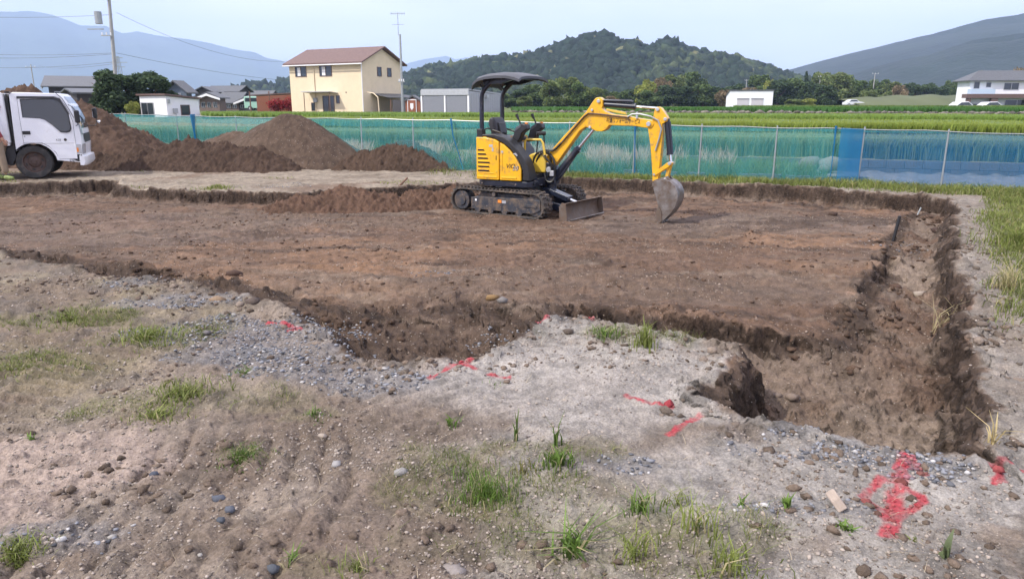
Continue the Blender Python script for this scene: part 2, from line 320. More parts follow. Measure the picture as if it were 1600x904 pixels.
def ground_z(X, Y, micro=True, parts=False):
    X = np.asarray(X, float); Y = np.asarray(Y, float)
    near = (X**2+Y**2) < 24**2
    z = terrace(X, Y)+.03*fbm(X*.35, Y*.35, 3, 3)*sstep(600, 30, Y)
    do = np.full(X.shape, -9.); di = np.full(X.shape, -9.)
    if near.any():
        x, y = X[near], Y[near]
        jx = .12*fbm(x*2.1, y*2.1, 4, 21)+.045*fbm(x*10, y*10, 3, 5); jy = .12*fbm(x*2.1+40, y*2.1, 4, 22)+.045*fbm(x*10, y*10, 3, 6)
        do[near] = sdf(OUTER, x+jx, y+jy); di[near] = sdf(INNER, x+1.3*jx, y+1.6*jy)
    t1 = sstep(0.0, .09+.20*vnoise(X*1.7, Y*1.7, 78)*(do > -1), do)
    soft = np.zeros(X.shape)
    if near.any():
        xn, yn = X[near], Y[near]
        soft[near] = np.maximum.reduce([blob(xn, yn, 590, 495, 1.35, 1.0, 71, .5)*2.0, blob(xn, yn, 1290, 560, 1.0, .5, 72, .3), blob(xn, yn, 1400, 470, .45, .7, 73, .3)*.5, np.clip(fbm(xn*.9, yn*.9, 2, 74), 0, 1)*.45])
    t2 = sstep(-.05-.42*soft, .13+.25*soft, di)
    g1, g2 = gp(1180, 600), gp(780, 530); floor = -.30-.13*np.exp(-((X-g1[0])**2+(Y-g1[1])**2)/.9)-.06*np.exp(-((X-g2[0])**2+(Y-g2[1])**2)/.3)+.09*sstep(.1, -1.2, X)*sstep(7.2, 6.2, Y)+.05*fbm(X*1.7, Y*1.7, 3, 8)+.04*np.clip(fbm(X*5, Y*5, 3, 9), 0, 1)
    floor = floor+.09*sstep(-1.1, -2.2, X)*sstep(5.2, 6.0, Y)*sstep(11, 9.5, Y)
    # rubble leaning on the pad-side bank
    floor = floor+.14*sstep(-.5, -.05, di)*(fbm(X*3, Y*3, 3, 14)*.7+.5)
    pad = padz(X, Y)+.022*fbm(X*.8, Y*1.9, 4, 31)
    zz = z*(1-t1)+floor*t1; t2m = t2*sstep(.02, .12, do)
    zz = zz*(1-t2m)+pad*t2m
    # ragged lips on the edges
    lip = np.exp(-((do+.05)/.07)**2)*np.clip(fbm(X*4, Y*4, 3, 41)+.1, 0, 1)*.07
    lip2 = np.exp(-((di-.1)/.09)**2)*np.clip(fbm(X*4, Y*4, 3, 42)+.1, 0, 1)*.06
    zz = zz+(lip+lip2)*(np.hypot(X, Y) < 22)
    if micro:
        r = np.hypot(X, Y); k = sstep(26, 18, r)
        inpit = sstep(0, .05, do); brk = t1*(1-t2)
        rough = .35+.75*sstep(-.3, .4, fbm(X*.7, Y*.7, 2, 77))
        m = .034*fbm(X*3.1, Y*3.1, 3, 51)+.024*fbm(X*10, Y*10, 4, 52, .6)*rough
        cl = np.clip(fbm(X*16, Y*16, 3, 53)-.12, 0, 1)
        m = m+cl*(.040+.045*brk)*rough
        m = m+t2m*(.016*fbm(X*1.2, Y*7, 3, 54)+.055*np.clip(fbm(X*6+3*fbm(X, Y, 2, 3), Y*11, 3, 55)-.12, 0, 1))
        m = m+brk*(.045*fbm(X*11, Y*11, 3, 56)+.03*np.clip(fbm(X*22, Y*22, 2, 58), 0, 1))
        m = m+(1-.5*inpit)*.0085*fbm(X*34, Y*34, 2, 57)*sstep(11, 6, r)
        # tyre prints, bottom left
        px_, py_ = X+1.25, Y-2.55
        ang = R(-4); a = px_*math.cos(ang)+py_*math.sin(ang); b_ = -px_*math.sin(ang)+py_*math.cos(ang)
        mk = sstep(.62, .5, np.abs(a+.03*fbm(X*4, Y*4, 2, 60)))*sstep(1.05, .75, np.abs(b_+.1))
        ph = (a+.25*b_*b_*np.sign(b_)+.02*fbm(X*6, Y*6, 2, 61))/.135
        m = m+mk*(.036*np.abs(np.sin(math.pi*ph))**.8-.025)*(0.75+.5*fbm(X*5, Y*5, 2, 62))
        a = X+2.98+.22*(Y-4.2); b_ = Y-4.15+.12*np.abs(a)
        mk = sstep(.40, .34, np.abs(a))*sstep(1.1, .8, np.abs(Y-4.2))
        m = m+mk*(.026*sstep(-.2, .5, np.sin(2*math.pi*b_/.125))-.022+.02*np.exp(-(a/.035)**2))
        # further wheel ridges, middle foreground and left
        for wx, wy, an, hw, hl, sp, am in ((-.45, 3.7, 35, .32, .5, .10, .011), (-1.9, 2.95, 20, .30, .5, .12, .012), (-3.3, 3.3, -10, .25, .5, .11, .012), (-2.3, 5.0, 60, .25, .7, .13, .014), (-.15, 2.45, -30, .25, .4, .10, .009)):
            q = R(an); a = (X-wx)*math.cos(q)+(Y-wy)*math.sin(q); b_ = -(X-wx)*math.sin(q)+(Y-wy)*math.cos(q); mk = sstep(hl, hl*.7, np.abs(b_))*sstep(hw, hw*.8, np.abs(a))
            m = m+mk*am*(np.sin(2*math.pi*(b_+.15*a*a+.02*fbm(X*5, Y*5, 2, 63))/sp)-.3)*(.6+.5*fbm(X*4, Y*4, 2, 64))
        zz = zz+m*k
    if parts: return zz, do, di, t1, t2m
    return zz
def gz(x, y): return float(ground_z(np.array([x]), np.array([y]))[0])
C_ = lambda *c: np.array(c)
PALE = C_(.248, .227, .205); TAN = C_(.200, .158, .124); BROWN = C_(.106, .067, .046); ORANGE = C_(.185, .110, .067); DARK = C_(.050, .034, .025)
GREY = C_(.20, .195, .20); OLIVE = C_(.19, .155, .10); DRYRD = C_(.24, .20, .155); GRN = C_(.10, .13, .035); RED = C_(.36, .04, .055); PIT = C_(.145, .108, .082)
def blob(X, Y, px, py, rx, ry, seed=0, rag=.5, rot=0):
    cx, cy = gp(px, py); dx, dy = X-cx, Y-cy
    if rot: dx, dy = dx*math.cos(rot)+dy*math.sin(rot), -dx*math.sin(rot)+dy*math.cos(rot)
    d = np.sqrt((dx/rx)**2+(dy/ry)**2)+rag*fbm(X*2.2, Y*2.2, 4, 200+seed)
    return sstep(1.15, .75, d)
GRAVEL = [(400, 512, .95, .42, -.15), (320, 555, .45, .25, 0), (480, 555, .7, .32, 0), (600, 595, .4, .2, 0), (225, 430, .28, .35, .0), (240, 470, .5, .25, 0), (1330, 712, .42, .13, -.15), (1250, 680, .3, .10, -.25), (1430, 735, .25, .10, 0), (985, 728, .14, .09, 0),
          (800, 497, .35, .16, 0), (700, 415, .35, .12, 0), (1250, 800, .25, .06, 0), (1390, 362, .4, .5, 0), (430, 290, 1., .4, 0), (780, 520, .3, .15, 0), (90, 845, .3, .12, 0)]
GREENS = [(235, 520, .55, .28), (290, 625, .45, .16), (240, 645, .3, .12), (110, 495, .5, .2), (380, 712, .16, .07), (30, 865, .2, .08), (490, 655, .14, .07), (745, 750, .30, .28), (850, 705, .35, .10), (960, 790, .40, .22), (900, 850, .5, .16), (1060, 870, .35, .14), (1120, 820, .25, .12), (960, 520, .4, .14), (1010, 528, .3, .16), (30, 575, .5, .2), (560, 885, .2, .06)]
def red_mask(X, Y):
    S = [([(674, 593), (705, 580), (737, 568)], .028), ([(709, 575), (745, 580)], .022), ([(765, 586), (792, 588)], .022), ([(979, 623), (1010, 632), (1047, 636)], .022), ([(1049, 683), (1075, 663), (1093, 650)], .026),
         ([(1412, 712), (1408, 740), (1401, 775), (1395, 805), (1384, 842)], .038), ([(1414, 710), (1445, 742)], .02), ([(1412, 712), (1396, 738)], .02), ([(1348, 785), (1374, 756), (1405, 758), (1450, 790), (1405, 802), (1348, 785)], .024),
         ([(1545, 736), (1570, 732), (1605, 736)], .02), ([(1550, 735), (1556, 750)], .02), ([(421, 499), (445, 505), (468, 511)], .03), ([(838, 507), (850, 502)], .035), ([(916, 499), (924, 502)], .03), ([(468, 511), (450, 514)], .02)]
    m = np.zeros(X.shape)
    jx = .022*fbm(X*14, Y*14, 3, 301); jy = .022*fbm(X*14, Y*14, 3, 302)
    for pts, wd in S:
        P = [np.array(gp(*p)) for p in pts]
        for a, b in zip(P[:-1], P[1:]):
            e = b-a; t = np.clip(((X-a[0])*e[0]+(Y-a[1])*e[1])/(e@e), 0, 1)
            d = np.hypot(X+jx-a[0]-e[0]*t, Y+jy-a[1]-e[1]*t)
            m = np.maximum(m, sstep(wd*1.25, wd*.55, d))
    return m*np.clip(.72+.75*fbm(X*28, Y*28, 3, 303), 0, .9)
def ground_col(X, Y, do, di, t1, t2):
    n1 = fbm(X*.55, Y*.55, 4, 101); n2 = fbm(X*2.1, Y*2.1, 4, 102); n3 = fbm(X*7, Y*7, 4, 103)
    def mixc(c, d, m): return c*(1-m[:, None])+d*m[:, None]
    base = np.tile(PALE, (len(X), 1))
    left = sstep(.3, -1.0, X+.35*(Y-3.5)+.4*n2)
    base = mixc(base, TAN*1.08, left*.85)
    base = mixc(base, OLIVE, sstep(-1.9, -2.7, X+.25*n2)*sstep(3.2, 4.0, Y)*.8)
    base = mixc(base, DRYRD*.85, sstep(6.0, 7.5, Y)*.6)
    # brown disturbed soil mixed over the near ground
    base = mixc(base, C_(.142, .108, .083), np.clip(sstep(-.12, .38, n2+.5*n3+.25*n1)*.85, 0, 1)); base = mixc(base, C_(.125, .105, .088), sstep(.02, .5, fbm(X*4.3, Y*4.3, 4, 120)+.3*n1)*.7)
    base = mixc(base, C_(.31, .285, .255), sstep(.15, .5, fbm(X*3.1+9, Y*3.1, 5, 121))*sstep(-1.5, .2, X)*.6)
    base = mixc(base, C_(.125, .094, .072), blob(X, Y, 600, 650, .75, .38, 1)*.7)
    base = mixc(base, C_(.125, .094, .072), blob(X, Y, 420, 720, .9, .3, 2)*.55); base = mixc(base, C_(.135, .10, .078), blob(X, Y, 620, 830, .6, .4, 3)*.6)
    base = mixc(base, C_(.32, .25, .21), blob(X, Y, 60, 740, .7, .5, 4)*.8)
    base = mixc(base, C_(.30, .275, .25), blob(X, Y, 950, 600, 1.0, .7, 5)*.65); base = mixc(base, C_(.31, .28, .255), blob(X, Y, 800, 610, .9, .5, 6)*.4)
    base = mixc(base, C_(.29, .265, .24), blob(X, Y, 1180, 760, .9, .5, 7)*.6)
    for i, g in enumerate(GRAVEL): base = mixc(base, GREY*.8, blob(X, Y, g[0], g[1], g[2], g[3], 20+i, .9)*.5*(do < .05))
    for i, g in enumerate(GREENS): base = mixc(base, C_(.16, .145, .08), blob(X, Y, g[0], g[1], g[2]*1.2, g[3]*1.2, 50+i, .9)*.28)
    # beyond the excavation: dry roadway, verge
    far = sstep(12.5, 13.6, Y)*(do < 0)
    base = mixc(base, DRYRD*(1.0), far*.9); base = mixc(base, C_(.165, .13, .098), far*sstep(-.15, .35, fbm(X*1.4, Y*3.0, 4, 133))*.75)
    base = mixc(base, BROWN*1.3, far*sstep(.1, .5, n1+.4*n2)*.6)
    wv = Y+FS*X
    verge = sstep(16.3, 17.0, wv+.35*n2)*sstep(-1.5, .8, X+.6*n1)*(do < 0)
    base = mixc(base, GRN*1.15, verge*.8)
    right = sstep(.55, 1.5, X-.60*Y+.35*n2-.18)*sstep(3.9, 4.6, Y)*(do < 0)
    base = mixc(base, C_(.20, .17, .142), sstep(2.0, 2.3, X)*(do < 0)*sstep(2.9, 3.5, Y)*.65)
    base = mixc(base, GRN*1.1, right*.75)
    base = mixc(base, C_(.15, .155, .165), sstep(FW+.1, FW+.3, wv)*sstep(1.5, 6, X)*(wv < 21.5))
    fld = sstep(21.4, 21.6, wv); base = mixc(base, C_(.16, .15, .08), fld)
    base = mixc(base, GRN*.9, sstep(70, 100, Y))
    # inside the dig
    pad = np.tile(BROWN, (len(X), 1))*1.12
    pad = mixc(pad, ORANGE, sstep(.0, .55, n1*.8+.5*n2)*.75)
    pad = mixc(pad, ORANGE*1.05, blob(X, Y, 480, 430, 1.6, .9, 11)*.6); pad = mixc(pad, ORANGE*1.1, blob(X, Y, 1320, 350, 2.2, 1.0, 12)*.6)
    pad = mixc(pad, C_(.115, .092, .078), blob(X, Y, 1150, 330, 3.2, 1.0, 13)*.6); pad = mixc(pad, C_(.115, .09, .078), blob(X, Y, 150, 340, 3.5, 2, 14)*.5)
    pad = mixc(pad, DARK*1.3, sstep(.05, .45, fbm(X*1.1, Y*3.3, 5, 105))*.75)
    pad = mixc(pad, C_(.118, .090, .070), sstep(.0, .4, fbm(X*.45+3, Y*.9, 4, 109))*.5)
    pad = mixc(pad, C_(.19, .145, .11), sstep(.25, .55, fbm(X*1.6, Y*6, 4, 106))*.5)
    fl = mixc(np.tile(PIT, (len(X), 1)), BROWN, sstep(-.3, .4, n2)); fl = mixc(fl, C_(.185, .145, .112), blob(X, Y, 1330, 640, .9, .8, 15)*.5)
    fl = mixc(fl, C_(.22, .17, .13), blob(X, Y, 1440, 395, .5, 1.4, 16)*.7)
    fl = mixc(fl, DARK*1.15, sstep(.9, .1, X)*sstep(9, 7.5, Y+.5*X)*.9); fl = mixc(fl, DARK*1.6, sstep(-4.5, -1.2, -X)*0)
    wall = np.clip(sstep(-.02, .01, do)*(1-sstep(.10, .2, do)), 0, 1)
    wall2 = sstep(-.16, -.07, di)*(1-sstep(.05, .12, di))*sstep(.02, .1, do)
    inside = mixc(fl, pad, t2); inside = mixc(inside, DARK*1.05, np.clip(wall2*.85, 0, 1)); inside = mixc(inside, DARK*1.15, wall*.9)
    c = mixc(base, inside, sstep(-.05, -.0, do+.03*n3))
    c = c*(1+.36*n3+.36*fbm(X*22, Y*22, 3, 107))[:, None]
    c = mixc(c, RED, red_mask(X, Y))
    return np.clip(c, .01, .9)
def build_ground():
    rs = [0.01, 0.25, 0.5]
    while rs[-1] < 30:
        r = rs[-1]; px = (CAM_H**2+r*r)/CAM_H/717
        rs.append(r+max(.007, min(px*.75, .045 if r < 19 else .045+(r-19)*.05)))
    while rs[-1] < 8300: rs.append(rs[-1]*1.09)
    rs = np.array(rs)
    fr = np.linspace(-R(43), R(43), 1050); bk = np.linspace(R(43), 2*math.pi-R(43), 62)[1:-1]
    th = np.concatenate([fr, bk]); nT = len(th); nR = len(rs)
    X = (rs[:, None]*np.sin(th)[None]).ravel(); Y = (rs[:, None]*np.cos(th)[None]).ravel()
    Z, do, di, t1, t2 = ground_z(X, Y, parts=True)
    wz = ((np.abs(do-.06) < .16) | (np.abs(di) < .2)) & (do > -.1); zw = Z[wz]; xa_, ya_ = X[wz]+zw*1.9, Y[wz]-zw*2.1
    col = ground_col(X, Y, do, di, t1, t2)
    col[wz] *= (1+.5*fbm(xa_*6, ya_*6, 4, 830)+.3*fbm(xa_*19, ya_*19, 2, 831))[:, None]
    X[wz] += .05*fbm(xa_*7, ya_*7, 3, 832); Y[wz] += .05*fbm(xa_*7+30, ya_*7, 3, 833); Z[wz] += .03*fbm(xa_*13, ya_*13, 3, 834)
    col = np.clip(col, .008, .9)
    i = np.arange(nR-1)[:, None]*nT; j = np.arange(nT)[None]; j2 = (j+1) % nT
    F = np.stack([i+j, i+nT+j, i+nT+j2, i+j2], -1).reshape(-1, 4)
    V = np.stack([X, Y, Z], 1)
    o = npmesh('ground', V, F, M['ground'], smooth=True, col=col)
    tag(o, 'bare building plot with a dug out pad and footing trench', 'ground', kind='structure')
    print('ground', len(V)); return o
ground = build_ground()
# ------------------------------------------------------------------ hills
def ridge_mesh(name, prof, D, depth, colr, label, relief=.12, seed=0, kind='structure', n=260, m=60, treeh=0, mt='mountain'):
    xs = np.array([p[0] for p in prof], float); ys = np.array([p[1] for p in prof], float)
    U = np.linspace(xs[0], xs[-1], n); Yp = np.interp(U, xs, ys)+.6*fbm(U*.09, U*0, 3, seed)
    u = (U-800)/FPX; v = (452-Yp)/FPX; dy = _cp+v*_sp; dz = -_sp+v*_cp
    tanel = dz/np.hypot(u, dy); th = np.arctan2(u, dy); zr = CAM_H+tanel*D-treeh
    t = np.linspace(0, 1, m); prof_t = np.where(t < .62, sstep(0, .62, t)**.9, 1-.9*sstep(.62, 1.0, t))
    r = D+(t-.62)*depth
    TH, RR = np.meshgrid(th, r); X = RR*np.sin(TH); Y = RR*np.cos(TH)
    wv = fbm(X/(depth*.35), Y/(depth*.35), 5, seed+3)
    Z = zr[None, :]*np.minimum(1.0, (prof_t[:, None]*(1+relief*2*wv*(np.abs(t-.62) > .04)[:, None])))
    Z = Z+zr[None, :].max()*relief*.6*(fbm(X/(depth*.12), Y/(depth*.12), 4, seed+9)-.3)*(t < .57)[:, None]*prof_t[:, None]
    Z = np.minimum(Z, zr[None, :]*np.where(t < .62, .25+.75*t/.62, 1)[:, None]+2)
    Z[0] = -1; Z[-1] = -1
    V = np.stack([X.ravel(), Y.ravel(), Z.ravel()], 1)
    i = np.arange(m-1)[:, None]*n; j = np.arange(n-1)[None]
    F = np.stack([i+j, i+j+1, i+n+j+1, i+n+j], -1).reshape(-1, 4)
    c = np.array(colr)[None]*(1+.35*fbm(V[:, 0]/(depth*.08), V[:, 1]/(depth*.08), 4, seed+5))[:, None]
    o = npmesh(name, V, F, M[mt], smooth=True, col=np.clip(c, .01, .6))
    tag(o, label, 'mountain' if D > 2000 else 'hill', kind=kind)
    return V.reshape(m, n, 3)
ridge_mesh('mountain', [(-500, 40), (-200, 25), (0, 18), (25, 18), (45, 17), (80, 22), (105, 31), (125, 40), (165, 40), (190, 52), (215, 49), (255, 57), (300, 62), (330, 68), (365, 77), (400, 82), (415, 90), (440, 95), (470, 106), (520, 125), (560, 150)],
           6200, 3000, (.06, .08, .05), 'pale blue mountain range far away on the left', seed=1)
ridge_mesh('mountain', [(500, 150), (560, 122), (600, 108), (640, 98), (665, 92), (680, 90), (697, 87), (712, 93), (730, 89), (745, 97), (800, 112), (860, 150)], 7000, 2400, (.06, .08, .05), 'faint pale blue peaks behind the cream house roof', seed=2)
ridge_mesh('mountain', [(1120, 150), (1180, 128), (1225, 112), (1260, 102), (1320, 86), (1360, 77), (1420, 62), (1460, 53), (1500, 42), (1540, 31), (1600, 22), (1700, 12), (1900, 15), (2200, 80)], 1900, 1000, (.02, .03, .022), 'blue green mountain rising to the right edge', seed=3)
ridge_mesh('mountain', [(1180, 155), (1240, 145), (1300, 128), (1350, 110), (1400, 96), (1450, 87), (1520, 63), (1600, 52), (1700, 42), (1900, 50), (2200, 90)], 1350, 560, (.015, .024, .017), 'darker mountain shoulder in front of the right mountain', seed=4)
HILL = ridge_mesh('wooded_hill', [(560, 150), (600, 138), (632, 124), (645, 117), (670, 111), (715, 105), (745, 97), (775, 93), (800, 94), (830, 91), (850, 84), (885, 70), (905, 67), (915, 61), (932, 58), (950, 59), (965, 69), (975, 71), (995, 69), (1003, 82), (1020, 82), (1040, 69), (1048, 68), (1065, 80), (1090, 85), (1110, 91), (1130, 94), (1145, 93), (1165, 101), (1190, 109), (1215, 116), (1240, 126), (1300, 140), (1400, 155)],
           650, 360, (.035, .05, .022), 'dark wooded hill behind the fields', relief=.22, seed=5, n=300, m=90, treeh=3.2, mt='forest')
HILL2 = ridge_mesh('wooded_ridge', [(300, 158), (370, 140), (385, 134), (400, 131), (415, 134), (430, 133), (440, 126), (455, 122), (500, 118), (560, 122), (620, 128), (680, 150)], 800, 300, (.035, .05, .025), 'low wooded ridge behind the village roofs', relief=.1, seed=6, n=100, m=40, treeh=5, mt='forest')
# tree canopy covering the hills: crowns spread over the slopes
def ico(sub):
    bm = bmesh.new(); bmesh.ops.create_icosphere(bm, subdivisions=sub, radius=1)
    v = np.array([list(x.co) for x in bm.verts]); f = np.array([[q.index for q in p.verts] for p in bm.faces]); bm.free(); return v, f
ICO1, ICO2 = ico(1), ico(2)
def crowns(name, pts, size, cols, label, mt, rough=.28, base=ICO2, cat='forest'):
    bv, bf = base; nb = len(bv); n = len(pts); V = np.zeros((n, nb, 3)); C = np.zeros((n, nb, 3))
    for k in range(n):
        s = size[k]; jit = 1+rough*rng.normal(size=(nb, 1)); a = rng.uniform(0, 6.28)
        q = bv*jit; q = np.stack([q[:, 0]*math.cos(a)-q[:, 1]*math.sin(a), q[:, 0]*math.sin(a)+q[:, 1]*math.cos(a), q[:, 2]*s[1]/s[0]], 1)*s[0]
        V[k] = q+pts[k]; C[k] = cols[k]*(1+.18*rng.normal(size=(nb, 1)))
    F = (bf[None]+(np.arange(n)*nb)[:, None, None]).reshape(-1, 3)
    o = npmesh(name, V.reshape(-1, 3), F, M[mt], col=np.clip(C.reshape(-1, 3), .005, .7))
    return tag(o, label, cat, kind='stuff')
def cover(G, n, name, label, smin, smax):
    m, k, _ = G.shape; pts = []; sz = []; cl = []
    top = int(m*.66)
    for q in range(n):
        a = rng.uniform(1, top-1); b = rng.uniform(0, k-1.01); i, j = int(a), int(b)
        if q < 650 and smax < 5.5: a = m*.62+rng.uniform(-1.5, .5); i = int(a)
        fa, fb = a-i, b-j; p = (G[i, j]*(1-fa)+G[i+1, j]*fa)*(1-fb)+(G[i, j+1]*(1-fa)+G[i+1, j+1]*fa)*fb
        if p[2] < -2: continue
        s = rng.uniform(smin, smax); h = s*rng.uniform(.8, 1.3)
        pat = fbm(np.array([p[0]/60]), np.array([p[1]/40]), 3, 400)[0]; tone_pick = rng.random()  # random draw that picks each crown's own leaf colour
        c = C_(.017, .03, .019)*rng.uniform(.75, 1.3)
        if pat > .12 and tone_pick < .6: c = C_(.036, .052, .024)*rng.uniform(.8, 1.3)
        if pat > .32 and tone_pick < .35: c = C_(.075, .095, .04)
        if tone_pick > .985: c = C_(.16, .16, .08)
        pts.append(p+[0, 0, h*.25]); sz.append((s, h)); cl.append(c)
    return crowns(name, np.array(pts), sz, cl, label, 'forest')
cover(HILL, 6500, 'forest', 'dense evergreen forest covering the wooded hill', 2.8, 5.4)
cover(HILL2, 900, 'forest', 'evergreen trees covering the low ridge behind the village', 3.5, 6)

# ------------------------------------------------------------------ haze
hb = MB().box((0, 3200, 500-2.5), (19000, 12400, 1005)); hz_m = bpy.data.materials.new('haze_air'); hz_m.use_nodes = True; hn = hz_m.node_tree
for q in list(hn.nodes):
    if q.type == 'BSDF_PRINCIPLED': hn.nodes.remove(q)
pv = hn.nodes.new('ShaderNodeVolumePrincipled'); pv.inputs['Color'].default_value = (.52, .67, 1.0, 1); pv.inputs['Density'].default_value = 2.1e-4; pv.inputs['Anisotropy'].default_value = .0
hn.links.new(pv.outputs[0], hn.nodes['Material Output'].inputs['Volume'])
haze = hb.build('haze', hz_m); tag(haze, 'pale blue air between the camera and the mountains', 'haze', kind='stuff')
haze.location = (0, 0, 0)
# ------------------------------------------------------------------ mini excavator
def text_mesh(body, size, extr=.0015, shear=0, font_scale=(1, 1)):
    cu = bpy.data.curves.new('lettering', 'FONT'); cu.body = body; cu.size = size; cu.extrude = extr; cu.shear = shear
    ob = bpy.data.objects.new('lettering', cu); sc.collection.objects.link(ob); dg = bpy.context.evaluated_depsgraph_get(); dg.update()
    me = bpy.data.meshes.new_from_object(ob.evaluated_get(dg)); bpy.data.objects.remove(ob); return me
def put_text(name, body, size, xf, mt, parent, shear=0, extr=.0015):
    me = text_mesh(body, size, extr, shear); me.transform(xf); o = link(name, me, mt, parent)
    if not len(me.materials): me.materials.append(mt)
    me.materials[0] = mt; return o
EXZ = -.2
ex = empty('mini_excavator', (.15, 12.55, EXZ), R(-28), 'small yellow excavator with black canopy standing on the bare dug out pad', 'excavator')
LW = Matrix.Rotation(R(-8), 4, 'Z')           # undercarriage is slewed a little against the house
def track_path(n_len=1.955, r=.215, x0=-1.02, z0=.0):
    L = []; cx0, cx1 = x0+r, x0+n_len-r
    for i in range(13): a = -math.pi/2-math.pi*i/12; L.append((cx0+r*math.cos(a), z0+r+r*math.sin(a)))
    for i in range(13): a = math.pi/2-math.pi*i/12; L.append((cx1+(r-.005)*math.cos(a), z0+r+.005+(r-.005)*math.sin(a)))
    return L
def resample(P, ds):
    P = [Vector((a, 0, b)) for a, b in P]; P.append(P[0]); out = []; acc = 0; out.append((P[0], (P[1]-P[0]).normalized()))
    for a, b in zip(P[:-1], P[1:]):
        l = (b-a).length; t = ds-acc
        while t <= l: out.append((a+(b-a)*(t/l), (b-a).normalized())); t += ds
        acc = (l-(t-ds))
    return out
for side in (-1, 1):
    y0, y1 = (side*.42, side*.67) if side > 0 else (-.67, -.42)
    P = track_path(); n = len(P)
    mb = MB(LW); Pi = []
    cx = sum(p[0] for p in P)/n; 
    inner = track_path(1.955-.05, .19, -1.02+.025, .025)
    vs = []; 
    vs = [(x, y0, z) for x, z in P]+[(x, y1, z) for x, z in P]+[(x, y0, z) for x, z in inner]+[(x, y1, z) for x, z in inner]
    fs = []
    for i in range(n):
        j = (i+1) % n
        fs += [(i, j, j+n, i+n), (2*n+i, 3*n+i, 3*n+j, 2*n+j), (i, i+2*n, j+2*n, j), (i+n, j+n, j+3*n, i+3*n)]
    mb.add(vs, fs)
    for k, (p, t) in enumerate(resample(P, .078)):
        nrm = Vector((-t.z, 0, t.x)); q = p+nrm*.008
        ang = math.atan2(-t.z, t.x)
        mb.box((q.x, (y0+y1)/2-.062*side, q.z), (.030, .115, .034), ry=ang)
        q2 = q+t*.039; mb.box((q2.x, (y0+y1)/2+.062*side, q2.z), (.030, .115, .034), ry=ang)
        q3 = p-nrm*.035; mb.box((q3.x, (y0+y1)/2, q3.z), (.03, .05, .04), ry=ang)
    tr = mb.build('crawler_track', M['rubber'], ex)
    fr = MB(LW); ya, yb = (y0+.035, y1-.03)
    prof = [(-.60, .075), (-.60, .275), (-.42, .29), (.62, .325), (.84, .31), (.84, .15), (.70, .085)]
    fr.prism(prof, ya, yb); fr.prism([(-.5, .28), (-.42, .36), (.45, .375), (.66, .33), (.62, .30)], ya+.05, yb-.05)
    f = fr.build('track_frame', M['frame'], ex, bevel=.008)
    dk = MB(LW); yy = y0-.0 if side < 0 else y1
    sgn = -1 if side < 0 else 1
    wf = MB(LW); wf.cyl((-.805, y0+.03, .215), (-.805, y1-.03, .215), .165, 24); wf.cyl((-.805, y0+.012 if side < 0 else y1-.012, .215), (-.805, (y0+y1)/2, .215), .095, 24); wf.build('drive_sprocket', M['frame'], ex, bevel=.006)
    wi = MB(LW); wi.cyl((.725, y0+.05, .22), (.725, y1-.05, .22), .175, 24); wi.build('idler_wheel', M['frame'], ex, bevel=.006)
    for x in (-.45, -.17, .12, .42):
        MB(LW).cyl((x, y0+.03, .085), (x, y1-.03, .085), .06, 16).build('track_roller', M['frame'], ex)
    MB(LW).cyl((-.1, y0+.02, .355), (-.1, y1-.05, .355), .038, 16).build('carrier_roller', M['frame'], ex)
    for x in (-.55, -.25, .05, .38, .6): MB(LW).cyl((x, ya-.008 if side < 0 else yb+.008, .15), (x, (ya+yb)/2, .15), .011, 8).build('frame_bolt', M['steel'], f)
    if side < 0:
        MB(LW).box((-.49, ya-.002, .235), (.035, .004, .035)).build('round_sticker', M['white'], f)
        MB(LW).box((.02, ya-.002, .245), (.075, .004, .05)).build('warning_sticker', M['amber'], f)
        MB(LW).box((.11, ya-.002, .24), (.08, .004, .045)).build('data_plate', M['silver'], f)
        MB(LW).prism([(.50, .19), (.52, .235), (.78, .235), (.78, .19)], ya-.012, ya+.01).build('raised_rib', M['frame'], f, bevel=.004)
# centre frame, slew ring
MB(LW).box((-.05, 0, .30), (1.0, .86, .16)).box((.1, 0, .2), (.7, .8, .12)).build('centre_frame', M['frame'], ex, bevel=.01)
MB().cyl((0, 0, .36), (0, 0, .49), .34, 32).build('slew_ring', M['frame'], ex)
# dozer blade
bl = MB(LW); P = [(0.0, .295), (-.045, .275), (-.07, .23), (-.075, .18), (-.055, .09), (-.01, .01), (.045, -.015)]
bp = [(1.28+a, b) for a, b in P]; n = len(bp); bk = [(a-.028, b) for a, b in bp]
bl.prism(bp+bk[::-1], -.585, .585)
blade = bl.build('dozer_blade', M['blade'], ex, smooth=True)
for s in (-1, 1):
    MB(LW).prism([(1.29, .295), (1.33, .02), (1.27, -.02), (1.18, .06), (1.17, .24), (1.22, .305)], s*.585-.01, s*.585+.01).build('end_plate', M['blade'], blade, bevel=.003)
MB(LW).box((1.325, 0, .005), (.02, 1.15, .07), ry=R(35)).build('cutting_edge', M['steel'], blade, bevel=.003)
for s in (-1, 1): MB(LW).prism([(.55, .30), (.55, .18), (1.2, .09), (1.2, .20)], s*.26-.035, s*.26+.035).build('blade_arm', M['navy'], ex, bevel=.006)
MB(LW).box((1.0, 0, .14), (.10, .55, .08)).build('blade_cross_member', M['navy'], ex, bevel=.006)
MB(LW).cyl((.48, 0, .42), (.85, 0, .33), .05, 16).build('blade_cylinder', M['navy'], ex); MB(LW).cyl((.85, 0, .33), (1.2, 0, .235), .022, 12).build('blade_rod', M['chrome'], ex)
MB(LW).prism([(.52, .40), (.60, .46), (1.02, .335), (.98, .26)], -.085, .085).build('cylinder_guard', M['navy'], ex, bevel=.008)
